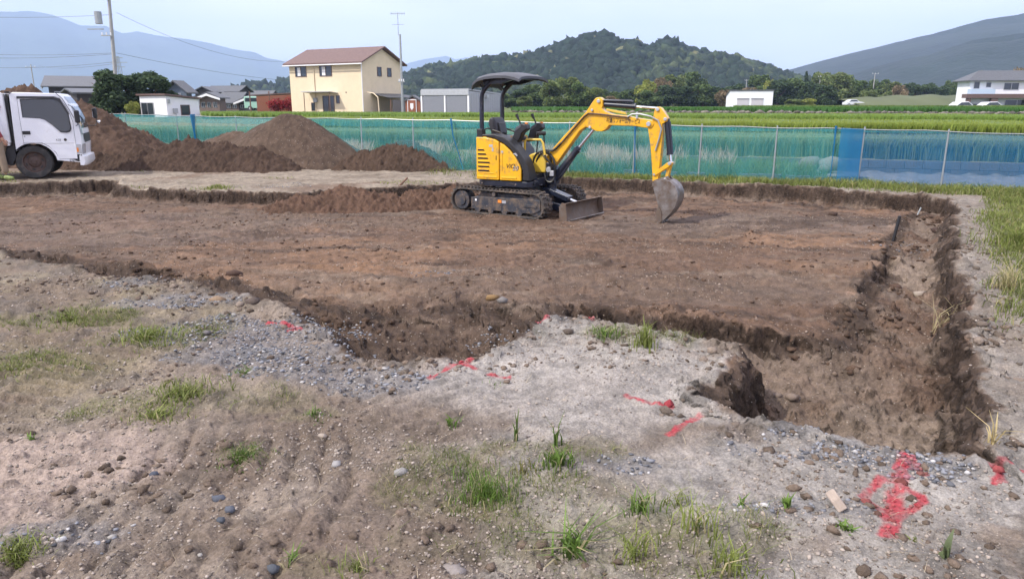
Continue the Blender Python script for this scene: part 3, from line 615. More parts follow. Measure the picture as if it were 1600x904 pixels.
# revolving frame and body (x forward, z up)
def rounded_plan(hw, rear, front, rr, n=8):
    L = []
    for i in range(n+1): a = math.pi/2+math.pi/2*i/n; L.append((rear+rr+rr*math.cos(a), hw-rr+rr*math.sin(a)))
    for i in range(n+1): a = math.pi+math.pi/2*i/n; L.append((rear+rr+rr*math.cos(a), -hw+rr+rr*math.sin(a)))
    L += [(front-.08, -hw), (front, -hw+.08), (front, hw-.08), (front-.08, hw)]
    return L
MB().hprism(rounded_plan(.60, -.66, .50, .42), .49, .585).build('revolving_frame', M['navy'], ex, bevel=.012)
for x in (-.42, .22): MB().cyl((x, -.612, .535), (x, -.59, .535), .016, 10).build('tie_down_bolt', M['chrome'], ex)
# side cover: curved top panels on the near (right) side, following the photographed outline
top_prof = [(-.60, 1.29), (-.34, 1.29), (-.17, 1.26), (.0, 1.18), (.12, 1.09), (.22, .98), (.29, .87), (.34, .76)]
def panel(x0, x1, name, mat_, y, inset=0):
    pts = [(x0, .595)]+[(a, b) for a, b in top_prof if x0 < a < x1]
    def top(x):
        for (a, b), (c, d) in zip(top_prof[:-1], top_prof[1:]):
            if a <= x <= c: return b+(d-b)*(x-a)/(c-a)
        return top_prof[-1][1]
    prof = [(x0, .595), (x0, top(x0))]+[(a, b) for a, b in top_prof if x0+.001 < a < x1-.001]+[(x1, top(x1)), (x1, .595)]
    return MB().prism(prof, y, y+.05)
# rear counterweight-like rounded shell
def shell(): 
    mb = MB(); pl = rounded_plan(.585, -.66, .2, .40, 10)[:22]
    pl = pl+[(-.52, -.585), (-.30, -.58), (-.30, .58), (-.52, .585)]
    rows = [(.595, 1), (.9, 1.0), (1.15, .985), (1.25, .95), (1.295, .86)]
    base = rounded_plan(.585, -.655, -.10, .36, 10)
    n = len(base); vs = []
    for z, k in rows: vs += [((x+.1)*k-.1, y*(k if k > .9 else k), z) for x, y in base]
    fs = []
    for i in range(len(rows)-1):
        for j in range(n): fs.append((i*n+j, i*n+(j+1) % n, (i+1)*n+(j+1) % n, (i+1)*n+j))
    fs.append(tuple((len(rows)-1)*n+j for j in range(n))); mb.add(vs, fs); return mb
shl = shell().build('engine_cover', M['yellow'], ex, smooth=True)
door = panel(-.52, -.085, 'engine_side_cover', None, -.625).build('engine_side_cover', M['yellow'], ex, bevel=.014)
fd = panel(-.07, .325, 'fuel_tank_cover', None, -.625).build('fuel_tank_cover', M['yellow'], ex, bevel=.014)
lv = MB(); fins = MB()
for k in range(6):
    z = 1.085-.068*k-.004; x1 = -.36+min(k, 3)*.035 if k < 4 else -.265
    lv.prism([(-.485, z+.013), (x1-.02, z+.013), (x1+.01, z-.013), (-.485, z-.013)], -.628, -.60)
    fins.prism([(-.49, z+.014), (x1-.01, z+.014), (x1-.01, z+.024), (-.49, z+.024)], -.645, -.62)
lv.build('louvre_slot', M['black'], door, label='six dark ventilation slots'); fins.build('louvre_lip', M['yellow'], door, bevel=.003)
MB().prism([(-.50, .63), (-.50, .655), (-.12, .655), (-.12, .63)], -.634, -.62).prism([(-.47, .70), (-.47, .715), (-.18, .715), (-.18, .70)], -.632, -.62).build('pressed_rib', M['yellow'], door, bevel=.004)
MB().prism([(-.04, .63), (-.04, .655), (.25, .655), (.25, .63)], -.634, -.62).prism([(-.035, .75), (-.035, 1.05), (-.015, 1.05), (-.015, .75)], -.632, -.62).build('pressed_rib', M['yellow'], fd, bevel=.004)
for q in (((-.235, -.627, 1.155), (.07, .004, .04)), ((-.20, -.627, 1.095), (.032, .004, .06))): MB().box(*q).build('warning_label', M['silver'], door)
MB().box((-.02, -.627, 1.06), (.035, .004, .035)).build('warning_label', M['silver'], fd)
MB().box((-.135, -.627, .96), (.012, .006, .07)).build('door_handle', M['black'], door)
for q in ((-.13, 1.12), (-.13, .74)): MB().cyl((q[0], -.632, q[1]), (q[0], -.62, q[1]), .016, 10).build('cover_lock', M['yellow2'], door)
FT = Matrix.Translation((.045, -.628, .80)) @ Matrix.Rotation(R(90), 4, 'X')
put_text('lettering', 'ViO', .105, FT, M['decal'], fd, shear=.25)
put_text('lettering', '20', .115, Matrix.Translation((.165, -.628, .765)) @ Matrix.Rotation(R(90), 4, 'X'), M['decal'], fd, shear=.25, extr=.001)
put_text('lettering', '20', .10, Matrix.Translation((.17, -.6305, .77)) @ Matrix.Rotation(R(90), 4, 'X'), M['silver'], fd, shear=.25, extr=.001)
# black arched fender over the covers
arc_o = [(-.42, 1.335), (-.20, 1.345), (-.02, 1.30), (.13, 1.21), (.27, 1.08), (.37, .95), (.43, .83), (.46, .72), (.47, .60)]
arc_i = [(.34, .60), (.345, .76), (.295, .88), (.225, .99), (.125, 1.10), (.0, 1.19), (-.17, 1.27), (-.34, 1.30), (-.42, 1.30)]
MB().prism(arc_o+arc_i, -.60, -.33).build('side_fender', M['black'], ex, bevel=.015)
MB().prism([(.16, 1.035), (.22, 1.05), (.255, 1.01), (.24, .995), (.21, 1.02)], -.606, -.59).build('light_stripe', M['silver'], ex)
# cab floor and operator station
MB().box((.16, .10, .64), (.62, .86, .11)).build('floor_plate', M['black'], ex, bevel=.01)
MB().prism([(-.42, .60), (-.42, 1.22), (-.10, 1.20), (.02, 1.05), (.05, .60)], -.33, .52).build('seat_base', M['black'], ex, bevel=.03)
MB().prism([(-.45, 1.22), (-.45, 1.31), (-.02, 1.29), (.0, 1.22)], -.15, .27).build('seat_cushion', M['seat'], ex, bevel=.035)
sbk = MB().prism([(-.50, 1.28), (-.58, 1.50), (-.55, 1.60), (-.48, 1.61), (-.42, 1.52), (-.38, 1.30)], -.13, .25).build('seat_backrest', M['seat'], ex, bevel=.04)
MB().prism([(-.375, 1.33), (-.44, 1.52), (-.40, 1.52), (-.35, 1.34)], -.06, .18).build('cushion_panel', M['black'], sbk, bevel=.02)
for y in (-.2, .32):
    MB().tube([(-.60, y, 1.30), (-.60, y, 1.40), (-.54, y, 1.425), (-.3, y, 1.36), (-.22, y, 1.32), (-.22, y, 1.22)], .014, 8).build('armrest', M['black'], ex, smooth=True)
for y, x in ((-.22, .03), (.36, .08)):
    cs = MB().prism([(-.05, 1.18), (.05, 1.44), (.17, 1.52), (.25, 1.50), (.27, 1.42), (.18, 1.36), (.10, 1.20)], y-.08, y+.08).build('control_console', M['black'], ex, bevel=.025)
    MB().prism([(.02, 1.36), (.06, 1.45), (.17, 1.51), (.16, 1.45)], y-.086, y-.05).build('console_pad', M['canopy'], cs, bevel=.01)
    MB().tube([(.12, y, 1.46), (.10, y, 1.53), (.06, y, 1.60)], [.022, .014, .014], 8).tube([(.065, y, 1.585), (.035, y, 1.66)], [.02, .026], 10).build('control_lever', M['black'], cs, smooth=True)
    MB().box((.22, y, 1.515), (.04, .05, .03)).build('control_button', M['amber'], cs, bevel=.005)
MB().tube([(.28, .0, .69), (.30, 0, 1.0), (.34, 0, 1.34)], .013, 8).tube([(.44, .12, .69), (.40, .12, 1.05), (.38, .12, 1.34)], .013, 8).cyl((.30, 0, 1.345), (.42, .10, 1.345), .035, 10).build('travel_lever', M['black'], ex)
MB().cyl((.20, -.30, .92), (.20, -.30, 1.05), .03, 14).cyl((.20, -.30, 1.05), (.20, -.30, 1.20), .008, 8).build('cup_bottle', M['silver'], ex, label='small grey bottle shaped reservoir')
MB().prism([(.0, .69), (.0, .95), (.22, .98), (.30, .69)], .30, .52).build('foot_step', M['black'], ex, bevel=.02)
# yellow front guard frame and front panel
MB().tube([(.16, -.16, .66), (.16, -.16, 1.20), (.19, -.16, 1.25), (.46, -.16, 1.25), (.50, -.16, 1.20), (.54, -.16, 1.0)], .020, 10).build('guard_rail', M['yellow2'], ex, smooth=True)
MB().prism([(.18, .70), (.18, .93), (.24, 1.00), (.33, 1.03), (.47, 1.01), (.54, .90), (.54, .70)], -.14, .10).build('front_cover', M['yellow2'], ex, bevel=.03)
# counterweight mast brackets, ROPS posts, canopy
for y in (-.34, .38):
    MB().tube([(-.57, y, 1.25), (-.57, y, 1.92), (-.555, y, 2.0), (-.50, y, 2.08), (-.40, y, 2.17), (-.33, y, 2.22)], .038, 14).build('canopy_post', M['navy'], ex, smooth=True)
    MB().box((-.585, y, 1.33), (.11, .13, .17)).build('post_bracket', M['black'], ex, bevel=.012)
    MB().tube([(-.60, y, 2.15), (-.53, y, 2.06)], .013, 8).tube([(-.50, y, 2.22), (-.42, y, 2.20)], .03, 8).build('post_brace', M['navy'], ex)
cnx = [(-.67, 2.15), (-.645, 2.23), (-.56, 2.29), (-.40, 2.325), (-.2, 2.34), (0, 2.335), (.14, 2.31), (.24, 2.275)]
cv = MB(); ny = 13; vs = []; 
for a, z in cnx:
    for j in range(ny):
        t = -1+2*j/(ny-1); wd = .56*(1-.10*max(0, (a-.1))-.10*max(0, -a-.45)*3); e = (1-abs(t)**5*.10 if a > -.64 else 1)
        vs.append((a, .02+t*wd, z-.045*abs(t)**3-(.02 if abs(t) > .99 else 0)))
m = len(cnx)
und = [(x, y, z-.042) for x, y, z in vs]
fs = [(i*ny+j, i*ny+j+1, (i+1)*ny+j+1, (i+1)*ny+j) for i in range(m-1) for j in range(ny-1)]
o_ = len(vs); fs2 = [tuple(reversed([q+o_ for q in f])) for f in fs]
edge = [i*ny for i in range(m)]+[(m-1)*ny+j for j in range(1, ny)]+[i*ny+ny-1 for i in range(m-2, -1, -1)]+[j for j in range(ny-2, 0, -1)]
fs3 = [(edge[k], edge[(k+1) % len(edge)], edge[(k+1) % len(edge)]+o_, edge[k]+o_) for k in range(len(edge))]
cv.add(vs+und, fs+fs2+fs3); can = cv.build('canopy_roof', M['canopy'], ex, smooth=True)
rb = MB()
for y in (-.34, .38): rb.prism([(-.52, 2.14), (-.52, 2.25), (.1, 2.27), (.20, 2.24), (.05, 2.21), (-.2, 2.15)], y-.03, y+.03)
for x in (-.42, -.15, .12): rb.box((x, .02, 2.235), (.05, .85, .04))
rb.build('roof_frame', M['navy'], can, bevel=.006)
# swing post, boom, arm
MB().prism([(.40, .50), (.40, .74), (.52, .88), (.66, .86), (.70, .72), (.70, .52)], -.11, .11).build('swing_bracket', M['navy'], ex, bevel=.015)
MB().cyl((.60, 0, .42), (.60, 0, .80), .085, 20).build('swing_post', M['navy'], ex)
MB().box((.42, -.25, .58), (.25, .3, .10)).cyl((.50, -.14, .57), (.50, -.50, .57), .04, 12).build('swing_cylinder', M['navy'], ex, bevel=.006)
bm_prof = [(.50, .72), (.46, .80), (.50, .93), (.56, 1.02), (.81, 1.29), (1.22, 1.70), (1.33, 1.86), (1.38, 1.92), (1.445, 1.93), (1.50, 1.89), (1.505, 1.80), (1.49, 1.755), (1.55, 1.705), (1.68, 1.665),
           (1.90, 1.645), (2.10, 1.61), (2.25, 1.59), (2.335, 1.575), (2.36, 1.525), (2.33, 1.475), (2.27, 1.46), (2.16, 1.47), (2.08, 1.485), (1.62, 1.495), (1.575, 1.43), (1.50, 1.395), (1.40, 1.40),
           (1.31, 1.44), (1.22, 1.465), (1.12, 1.40), (.74, .90), (.62, .76)]
boom = MB().prism(bm_prof, -.075, .075).build('boom', M['yellow'], ex, bevel=.012)
MB().prism([(1.90, 1.66), (1.56, 1.72), (1.56, 1.755), (1.88, 1.70)], -.06, -.01).build('hose_cover', M['yellow2'], boom, bevel=.005)
def pins(lst, nm_, par, hw=.10, r=.026):
    for x, z, rr in lst:
        MB().cyl((x, -hw, z), (x, hw, z), rr, 16).build(nm_, M['alu'], par, bevel=.004)
pins([(1.435, 1.87, .028), (2.275, 1.525, .036), (.575, .80, .045), (1.33, 1.73, .02), (1.30, 1.46, .022)], 'pivot_pin', boom)
MBT = Matrix.Translation((1.575, -.0775, 1.545)) @ Matrix.Rotation(R(2.0), 4, 'Y') @ Matrix.Rotation(R(90), 4, 'X')
tm = put_text('lettering', '村瀬リフォームサービス', .066, MBT @ Matrix.Diagonal((.78, 1.30, 1, 1)), M['decal'], boom)
arm_prof = [(2.345, 1.70), (2.36, 1.76), (2.40, 1.785), (2.45, 1.765), (2.53, 1.665), (2.565, 1.61), (2.56, 1.565), (2.52, 1.545), (2.48, 1.52), (2.50, 1.40), (2.485, 1.10), (2.465, .72), (2.455, .60), (2.42, .575), (2.375, .60),
            (2.36, .80), (2.31, 1.20), (2.25, 1.49), (2.245, 1.55), (2.29, 1.585), (2.325, 1.58)]
arm = MB().prism(arm_prof, -.062, .062).build('dipper_arm', M['yellow'], ex, bevel=.01)
pins([(2.40, 1.745, .028), (2.53, 1.60, .026), (2.415, .62, .028), (2.40, .755, .022)], 'pivot_pin', arm, .085)
MB().prism([(2.355, 1.31), (2.375, 1.34), (2.40, 1.31)], -.0655, -.06).build('warning_label', M['yellow2'], arm)
# cylinders
def hyd(name, a, b, frac, r1, r2, y=0):
    a = Vector((a[0], y, a[1])); b = Vector((b[0], y, b[1])); m_ = a+(b-a)*frac
    d = (b-a).normalized()
    c = MB().cyl(a, m_, r1, 18).cyl(m_-d*.03, m_+d*.005, r1*1.18, 18).build(name, M['navy'], ex, smooth=True)
    MB().cyl(m_, b, r2, 14).build('piston_rod', M['chrome'], c, smooth=True); return c
c1 = hyd('arm_cylinder', (1.47, 1.82), (2.40, 1.76), .60, .042, .018)
MB().tube([(1.5, -.02, 1.88), (1.95, -.02, 1.865), (1.99, -.02, 1.85)], .022, 10).tube([(1.5, .03, 1.88), (1.95, .03, 1.87)], .018, 8).build('oil_pipe', M['navy'], c1, smooth=True)
hyd('bucket_cylinder', (2.535, 1.60), (2.635, .93), .80, .045, .02)
c2 = MB().tube([(2.59, -.03, 1.56), (2.655, -.03, 1.08)], .020, 8).build('oil_pipe', M['navy'], ex)
hyd('boom_cylinder', (.62, .58), (1.33, 1.42), .62, .052, .024)
MB().prism([(.58, .52), (.60, .64), (1.06, 1.17), (1.12, 1.12), (.80, .66), (.70, .55)], -.03, .03).build('cylinder_shield', M['navy'], ex, bevel=.01)
# bucket link
for y in (-.075, .075): MB().prism([(2.385, .735), (2.38, .775), (2.41, .79), (2.60, .945), (2.65, .955), (2.66, .92), (2.64, .89), (2.43, .745)], y-.010, y+.010).build('link_arm', M['yellow'], ex, bevel=.004)
MB().prism([(2.60, .92), (2.63, .96), (2.67, .94), (2.655, .90), (2.60, .66), (2.555, .65)], -.05, .05).build('bucket_link', M['yellow'], ex, bevel=.006)
pins([(2.635, .93, .026), (2.585, .68, .028)], 'link_pin', ex, .095)
# bucket
def bucket():
    outer = [(2.44, .655), (2.60, .70), (2.70, .66), (2.775, .595), (2.82, .50), (2.825, .39), (2.795, .285), (2.73, .18), (2.64, .08), (2.55, .0)]
    inner = [(x-.02 if i > 2 else x, z-.02 if i < 4 else z+.012) for i, (x, z) in enumerate(outer)]
    mb = MB().prism(outer+inner[::-1], -.175, .175); return mb
bk = bucket().build('bucket', M['steel'], ex, smooth=True)
for s in (-1, 1):
    MB().prism([(2.44, .655), (2.60, .70), (2.70, .66), (2.775, .595), (2.82, .50), (2.825, .39), (2.795, .285), (2.73, .18), (2.64, .08), (2.55, .0), (2.485, .12), (2.52, .28), (2.475, .42), (2.43, .55)], s*.18-.009, s*.18+.009).build('side_plate', M['steel'], bk, bevel=.003)
    MB().prism([(2.53, .30), (2.49, .14), (2.55, .0), (2.60, .05), (2.58, .2)], s*.197-.008, s*.197+.008).build('side_cutter', M['blade'], bk, bevel=.003)
    MB().prism([(2.38, .56), (2.37, .64), (2.44, .68), (2.62, .74), (2.66, .68), (2.5, .62)], s*.075-.012, s*.075+.012).build('bucket_ear', M['steel'], bk, bevel=.003)
for y in (-.15, -.05, .05, .15): MB().prism([(2.58, .05), (2.60, .015), (2.455, -.03), (2.45, -.02)], y-.026, y+.026).build('bucket_tooth', M['steel'], bk, bevel=.003)
# hoses
hs = [[(.34, -.1, .55), (.30, -.12, .80), (.36, -.14, 1.0), (.50, -.13, 1.07), (.66, -.10, 1.08), (.80, -.09, 1.20)],
      [(.42, -.08, .60), (.36, -.12, .85), (.46, -.15, 1.02), (.60, -.12, 1.03), (.62, -.10, .85), (.66, -.10, .72)],
      [(.50, -.12, 1.05), (.56, -.16, .95), (.66, -.14, .83), (.62, -.13, .70), (.56, -.10, .62)],
      [(.45, -.06, 1.04), (.62, -.10, 1.0), (.70, -.12, .86), (.70, -.10, .66)],
      [(.70, -.1, .66), (.66, -.14, .56), (.56, -.14, .58), (.52, -.12, .70)]]
for h in hs:
    P = [Vector(p) for p in h]; Q = []
    for i in range(len(P)-1):
        a, b, c_, d = P[max(i-1, 0)], P[i], P[i+1], P[min(i+2, len(P)-1)]
        for k in range(5):
            t = k/5; Q.append(.5*((2*b)+(c_-a)*t+(2*a-5*b+4*c_-d)*t*t+(3*b-a-3*c_+d)*t**3))
    Q.append(P[-1]); MB().tube(Q, .018, 8).build('hydraulic_hose', M['hose'], ex, smooth=True)
for dy_ in (-.083, -.10): MB().tube([(.80, dy_, 1.20+(dy_+.09)), (1.02, dy_, 1.44), (1.20, dy_, 1.63), (1.27, dy_, 1.68), (1.5, dy_, 1.665), (1.95, dy_, 1.62)], .010, 8).build('steel_pipe', M['rust'], boom, smooth=True)
MB().tube([(1.93, -.085, 1.63), (2.0, -.085, 1.67), (2.12, -.09, 1.675), (2.3, -.09, 1.64), (2.42, -.085, 1.58), (2.48, -.08, 1.45), (2.45, -.08, 1.30), (2.40, -.075, 1.12)], .013, 8).build('hydraulic_hose', M['galv'], boom, smooth=True, label='light grey hose looping over the arm joint')
MB().box((2.08, -.08, 1.655), (.03, .03, .10)).build('hose_clamp', M['alu'], boom)
MB().box((.66, -.13, .70), (.07, .05, .09)).cyl((.60, -.16, .76), (.60, -.08, .76), .045, 14).build('hose_fitting', M['alu'], ex, bevel=.006)
MB().box((.45, -.30, .525), (.22, .012, .012)).build('grab_bar', M['alu'], ex)
# ------------------------------------------------------------------ small truck
TY = R(24); tk = empty('small_truck', (-10.1, 16.6, 0), TY, 'white cab-over tipper truck with rusty brown wheel parked in front of the tall dirt heap', 'truck')
arch = [(-.68+.435*math.cos(R(a)), .37+.42*math.sin(R(a))) for a in range(4, 150, 12)]
cabp = [(-.975, 1.85), (-.90, 1.885), (-.05, 1.865), (.0, 1.83), (.12, 1.62), (.235, 1.30), (.262, 1.05), (.272, .75), (.25, .52), (.20, .345)] + arch + [(-1.0, .62), (-1.0, .80)]
ys = [0, .015, .06, .2, .5, .845, 1.19, 1.49, 1.63, 1.675, 1.69]; vs = []; n = len(cabp)
for y in ys:
    t = abs(y-.845)/.845; bulge = .05*math.sqrt(max(0, 1-t**3.2))
    for x, z in cabp:
        f = sstep(-.1, .25, x); yy = .845+(y-.845)*(1-.075*max(0, (z-1.05)/.8))
        vs.append((x+bulge*f-.02*(t > .99)*(f > .5), yy, z-(.015 if (t > .99 and z > 1.8) else 0)))
fs = [tuple(range(n))[::-1], tuple(range((len(ys)-1)*n, len(ys)*n))]
for i in range(len(ys)-1): fs += [(i*n+j, i*n+(j+1) % n, (i+1)*n+(j+1) % n, (i+1)*n+j) for j in range(n)]
cab = MB().add(vs, fs).build('cab', M['white'], tk, smooth=True)
def lean(p, off): return [(x, .845+(0-.845)*(1-.075*max(0, (z-1.05)/.8))-off, z) for x, z in p]
def side_patch(p, name, mt, par, off, th=.004):
    a = lean(p, off); b = [(x, y+th, z) for x, y, z in a]; k = len(p)
    return MB().add(a+b, [tuple(range(k)), tuple(range(2*k-1, k-1, -1))]+[(i, i+k, (i+1) % k+k, (i+1) % k) for i in range(k)]).build(name, mt, par)
door_p = [(-.84, .79), (-.845, 1.35), (-.84, 1.80), (-.12, 1.80), (-.03, 1.77), (.05, 1.62), (.13, 1.42), (.165, 1.25), (.165, .79), (.16, .42), (-.20, .42), (-.25, .56), (-.36, .70), (-.5, .79)]
gap = side_patch(door_p, 'door_gap', M['black'], cab, .0015)
k = len(door_p); cx = sum(p[0] for p in door_p)/k; cz = sum(p[1] for p in door_p)/k
drp = [(x+(-.006 if x > cx else .006), z+(-.006 if z > cz else .006)) for x, z in door_p]
drt = side_patch(drp, 'door', M['white'], tk, .005)
win_p = [(-.77, 1.72), (-.19, 1.735), (-.09, 1.715), (-.02, 1.66), (.085, 1.40), (.10, 1.12), (.07, 1.055), (.0, 1.035), (-.11, 1.045), (-.25, 1.20), (-.37, 1.30), (-.46, 1.33), (-.77, 1.35)]
cw = (-.35, 1.45)
side_patch([(cw[0]+(x-cw[0])*1.045, cw[1]+(z-cw[1])*1.07) for x, z in win_p], 'window_seal', M['black'], drt, .0065, .003)
side_patch(win_p, 'side_window', M['cabglass'], drt, .009, .003)
side_patch([(-.84, 1.80), (-.14, 1.795), (-.03, 1.755), (.06, 1.56), (.115, 1.42), (.085, 1.40), (-.03, 1.66), (-.11, 1.735), (-.2, 1.755), (-.84, 1.75)], 'rain_visor', M['black'], drt, .022, .012)
MB().box((-.755, -.008, 1.015), (.15, .012, .075)).build('door_handle', M['black'], drt, bevel=.004)
MB().cyl((-.80, -.012, .935), (-.80, 0, .935), .014, 10).build('key_lock', M['galv'], drt)
MB().box((-.36, -.0065, .775), (1.0, .003, .006)).build('body_crease', M['concrete'], drt)
put_text('lettering', '4.35', .06, Matrix.Translation((-.22, -.0075, .83)) @ Matrix.Rotation(R(90), 4, 'X'), M['decal'], drt, shear=.2, extr=.0008)
MB().cyl((-.03, -.0085, .852), (-.03, -.004, .852), .03, 14).build('round_emblem', M['decal'], drt)
# windscreen, wipers, front panel
def front_patch(rows, name, mt, par, off, ny=12):
    vs = []; 
    for z, y0, y1 in rows:
        for j in range(ny+1):
            y = y0+(y1-y0)*j/ny; t = abs(y-.845)/.845; b = .05*math.sqrt(max(0, 1-t**3.2))
            zz = [p for p in cabp[3:10]]
            for (xa, za), (xb, zb) in zip(zz[:-1], zz[1:]):
                if zb <= z <= za: xx = xa+(xb-xa)*(za-z)/(za-zb); break
            f = float(sstep(-.1, .25, xx)); yy = .845+(y-.845)*(1-.075*max(0, (z-1.05)/.8))
            vs.append((xx+b*f+off, yy, z))
    m_ = len(rows); q = ny+1
    return MB().add(vs, [(i*q+j, i*q+j+1, (i+1)*q+j+1, (i+1)*q+j) for i in range(m_-1) for j in range(ny)]).build(name, mt, par, smooth=True)
front_patch([(1.80, .16, 1.53), (1.7, .12, 1.57), (1.5, .08, 1.61), (1.32, .05, 1.64), (1.14, .06, 1.63), (1.10, .10, 1.59)], 'windscreen', M['glass'], cab, .008)
front_patch([(.98, .25, 1.44), (.86, .22, 1.47), (.78, .3, 1.39)], 'front_grille', M['black'], cab, .008)
for s, y0, y1 in ((0, .015, .30), (1, 1.39, 1.675)):
    hl = front_patch([(.755, y0, y1), (.63, y0, y1), (.535, y0, y1)], 'headlight', M['lamp'], tk, .012, 8)
    front_patch([(1.20, y0+.01, y0+.12 if not s else y1-.02), (1.05, y0+.01, y0+.16), (.96, y0+.06, y0+.16)] if not s else [(1.20, y1-.12, y1-.01), (1.05, y1-.16, y1-.01), (.96, y1-.16, y1-.06)], 'cowl_lamp', M['lamp'], cab, .012, 5)
hlp = side_patch([(.155, .54), (.16, .745), (.262, .745), (.255, .54)], 'headlight', M['lamp'], tk, .008, .01)
side_patch([(.162, .575), (.166, .67), (.205, .67), (.203, .575)], 'turn_signal', M['amber'], hlp, .012, .006)
vs = []; nn = 14
for i in range(nn+1):
    y = -.03+1.75*i/nn; t = abs(y-.845)/.875; b = .07*math.sqrt(max(0, 1-t**4))
    for dx, z in ((0, .49), (.09, .475), (.10, .33), (.06, .27), (0, .28)): vs.append((.22+b+dx-.02, y, z))
fs = [(i*5+j, i*5+(j+1) % 5, (i+1)*5+(j+1) % 5, (i+1)*5+j) for i in range(nn) for j in range(5)]+[(0, 1, 2, 3, 4), tuple(nn*5+j for j in (4, 3, 2, 1, 0))]
MB().add(vs, fs).build('bumper', M['white'], tk, smooth=True)
MB().box((.12, .8, .44), (.25, 1.6, .16)).build('bumper_bracket', M['black'], tk)
# mirrors
mm = MB().box((.28, -.14, 1.36), (.10, .10, .28), rz=.3).build('mirror_housing', M['black'], tk, bevel=.03)
MB().tube([(.13, .0, 1.62), (.20, -.09, 1.58), (.26, -.14, 1.5)], .010, 8).build('mirror_arm', M['black'], tk, smooth=True)
MB().tube([(.22, .02, 1.16), (.27, -.1, 1.18), (.28, -.14, 1.25)], .010, 8).build('mirror_arm', M['black'], tk, smooth=True)
MB().tube([(.20, 1.60, 1.15), (.30, 1.75, 1.12), (.42, 1.87, 1.12), (.46, 1.88, 1.17), (.46, 1.88, 1.52)], .010, 8).build('mirror_arm', M['black'], tk, smooth=True)
m2 = MB().box((.45, 1.88, 1.42), (.07, .12, .26), rz=-.3).build('mirror_housing', M['black'], tk, bevel=.03)
MB().box((.415, 1.865, 1.42), (.006, .10, .22), rz=-.3).build('mirror_glass', M['mirror'], m2)
fm = MB().tube([(.47, 1.88, 1.22), (.52, 1.9, 1.20)], [.02, .05], 12).build('round_mirror', M['mirror'], tk)
MB().tube([(-.22, .02, 2.02), (.02, .045, 1.75), (.13, .03, 1.50), (.2, .0, 1.33)], .006, 6).build('antenna', M['black'], tk)
# wheels
def wheel(x, y, face):
    t = MB(); prof = [(.23, -.085), (.27, -.10), (.345, -.095), (.362, -.07), (.367, 0), (.362, .07), (.345, .095), (.27, .10), (.23, .085)]
    k = 40; vs = [(x+r*math.cos(2*math.pi*i/k), y+h, .367+r*math.sin(2*math.pi*i/k)) for i in range(k) for r, h in prof]; q = len(prof)
    t.add(vs, [(i*q+j, i*q+j+1, ((i+1) % k)*q+j+1, ((i+1) % k)*q+j) for i in range(k) for j in range(q-1)])
    w_ = t.build('wheel', M['tyre'], tk, smooth=True)
    r = MB(); prof = [(.235, -.085), (.222, -.08), (.20, -.03), (.13, -.02), (.10, -.045), (.06, -.05), (.0, -.05)]; q = len(prof)
    vs = [(x+r_*math.cos(2*math.pi*i/k), y+h*face*-1*-1, .367+r_*math.sin(2*math.pi*i/k)) for i in range(k) for r_, h in prof]
    r.add(vs, [(i*q+j, i*q+j+1, ((i+1) % k)*q+j+1, ((i+1) % k)*q+j) for i in range(k) for j in range(q-1)])
    rim = r.build('rim', M['rust'], w_, smooth=True)
    for i in range(6):
        a = math.pi*2*i/6+.3; MB().box((x+.165*math.cos(a), y-.03*face, .367+.165*math.sin(a)), (.028, .012, .062), ry=-a).build('rim_slot', M['black'], w_)
    MB().cyl((x, y-.075*face, .367), (x, y-.04*face, .367), .045, 14).build('hub_cap', M['rust'], w_, bevel=.008)
wheel(-.70, .12, 1); wheel(-.70, 1.57, 1); wheel(-3.1, .14, 1); wheel(-3.1, 1.55, 1)
MB().prism([(-1.3, .35), (-1.18, .68), (-1.02, .76), (-1.02, .5), (-1.12, .3)], .02, .3).build('mud_flap', M['black'], tk, bevel=.01)
MB().box((-2.3, .845, .62), (3.4, .75, .16)).box((-.5, .845, .50), (1.2, .9, .22)).build('chassis', M['black'], tk)
MB().prism([(-.985, .62), (-1.0, .62), (-1.04, .66), (-1.12, .60)], .03, .05).cyl((-1.10, .10, .60), (-1.10, .10, .48), .05, 14).cyl((-1.25, .12, .45), (-1.25, .12, .62), .06, 14).build('air_tank', M['galv'], tk)
MB().cyl((-.70, .1, .367), (-.70, 1.6, .367), .05, 10).build('axle', M['black'], tk)
bed = MB().box((-2.75, .845, .775), (3.3, 1.72, .07)).box((-2.75, .0, 1.05), (3.3, .05, .52)).box((-2.75, 1.69, 1.05), (3.3, .05, .52)).box((-4.38, .845, 1.05), (.05, 1.7, .52)).build('load_bed', M['white'], tk, bevel=.01)
gd = MB(); gd.prism([(-1.085, .80), (-1.085, 1.86), (-1.13, 1.88), (-1.22, 1.78), (-1.45, 1.32), (-1.5, .80)], -.03, .02); gd.prism([(-1.085, .80), (-1.085, 1.86), (-1.13, 1.88), (-1.22, 1.78), (-1.45, 1.32), (-1.5, .80)], 1.67, 1.72)
gd.box((-1.1, .845, 1.33), (.04, 1.66, 1.06)); gd.build('head_board', M['white'], bed, bevel=.008)
MB().box((-1.03, .845, 1.25), (.03, 1.55, 1.2)).build('cab_guard', M['black'], tk)
MB().box((-1.0, .07, 1.88), (.10, .10, .035)).build('guard_cap', M['black'], tk)

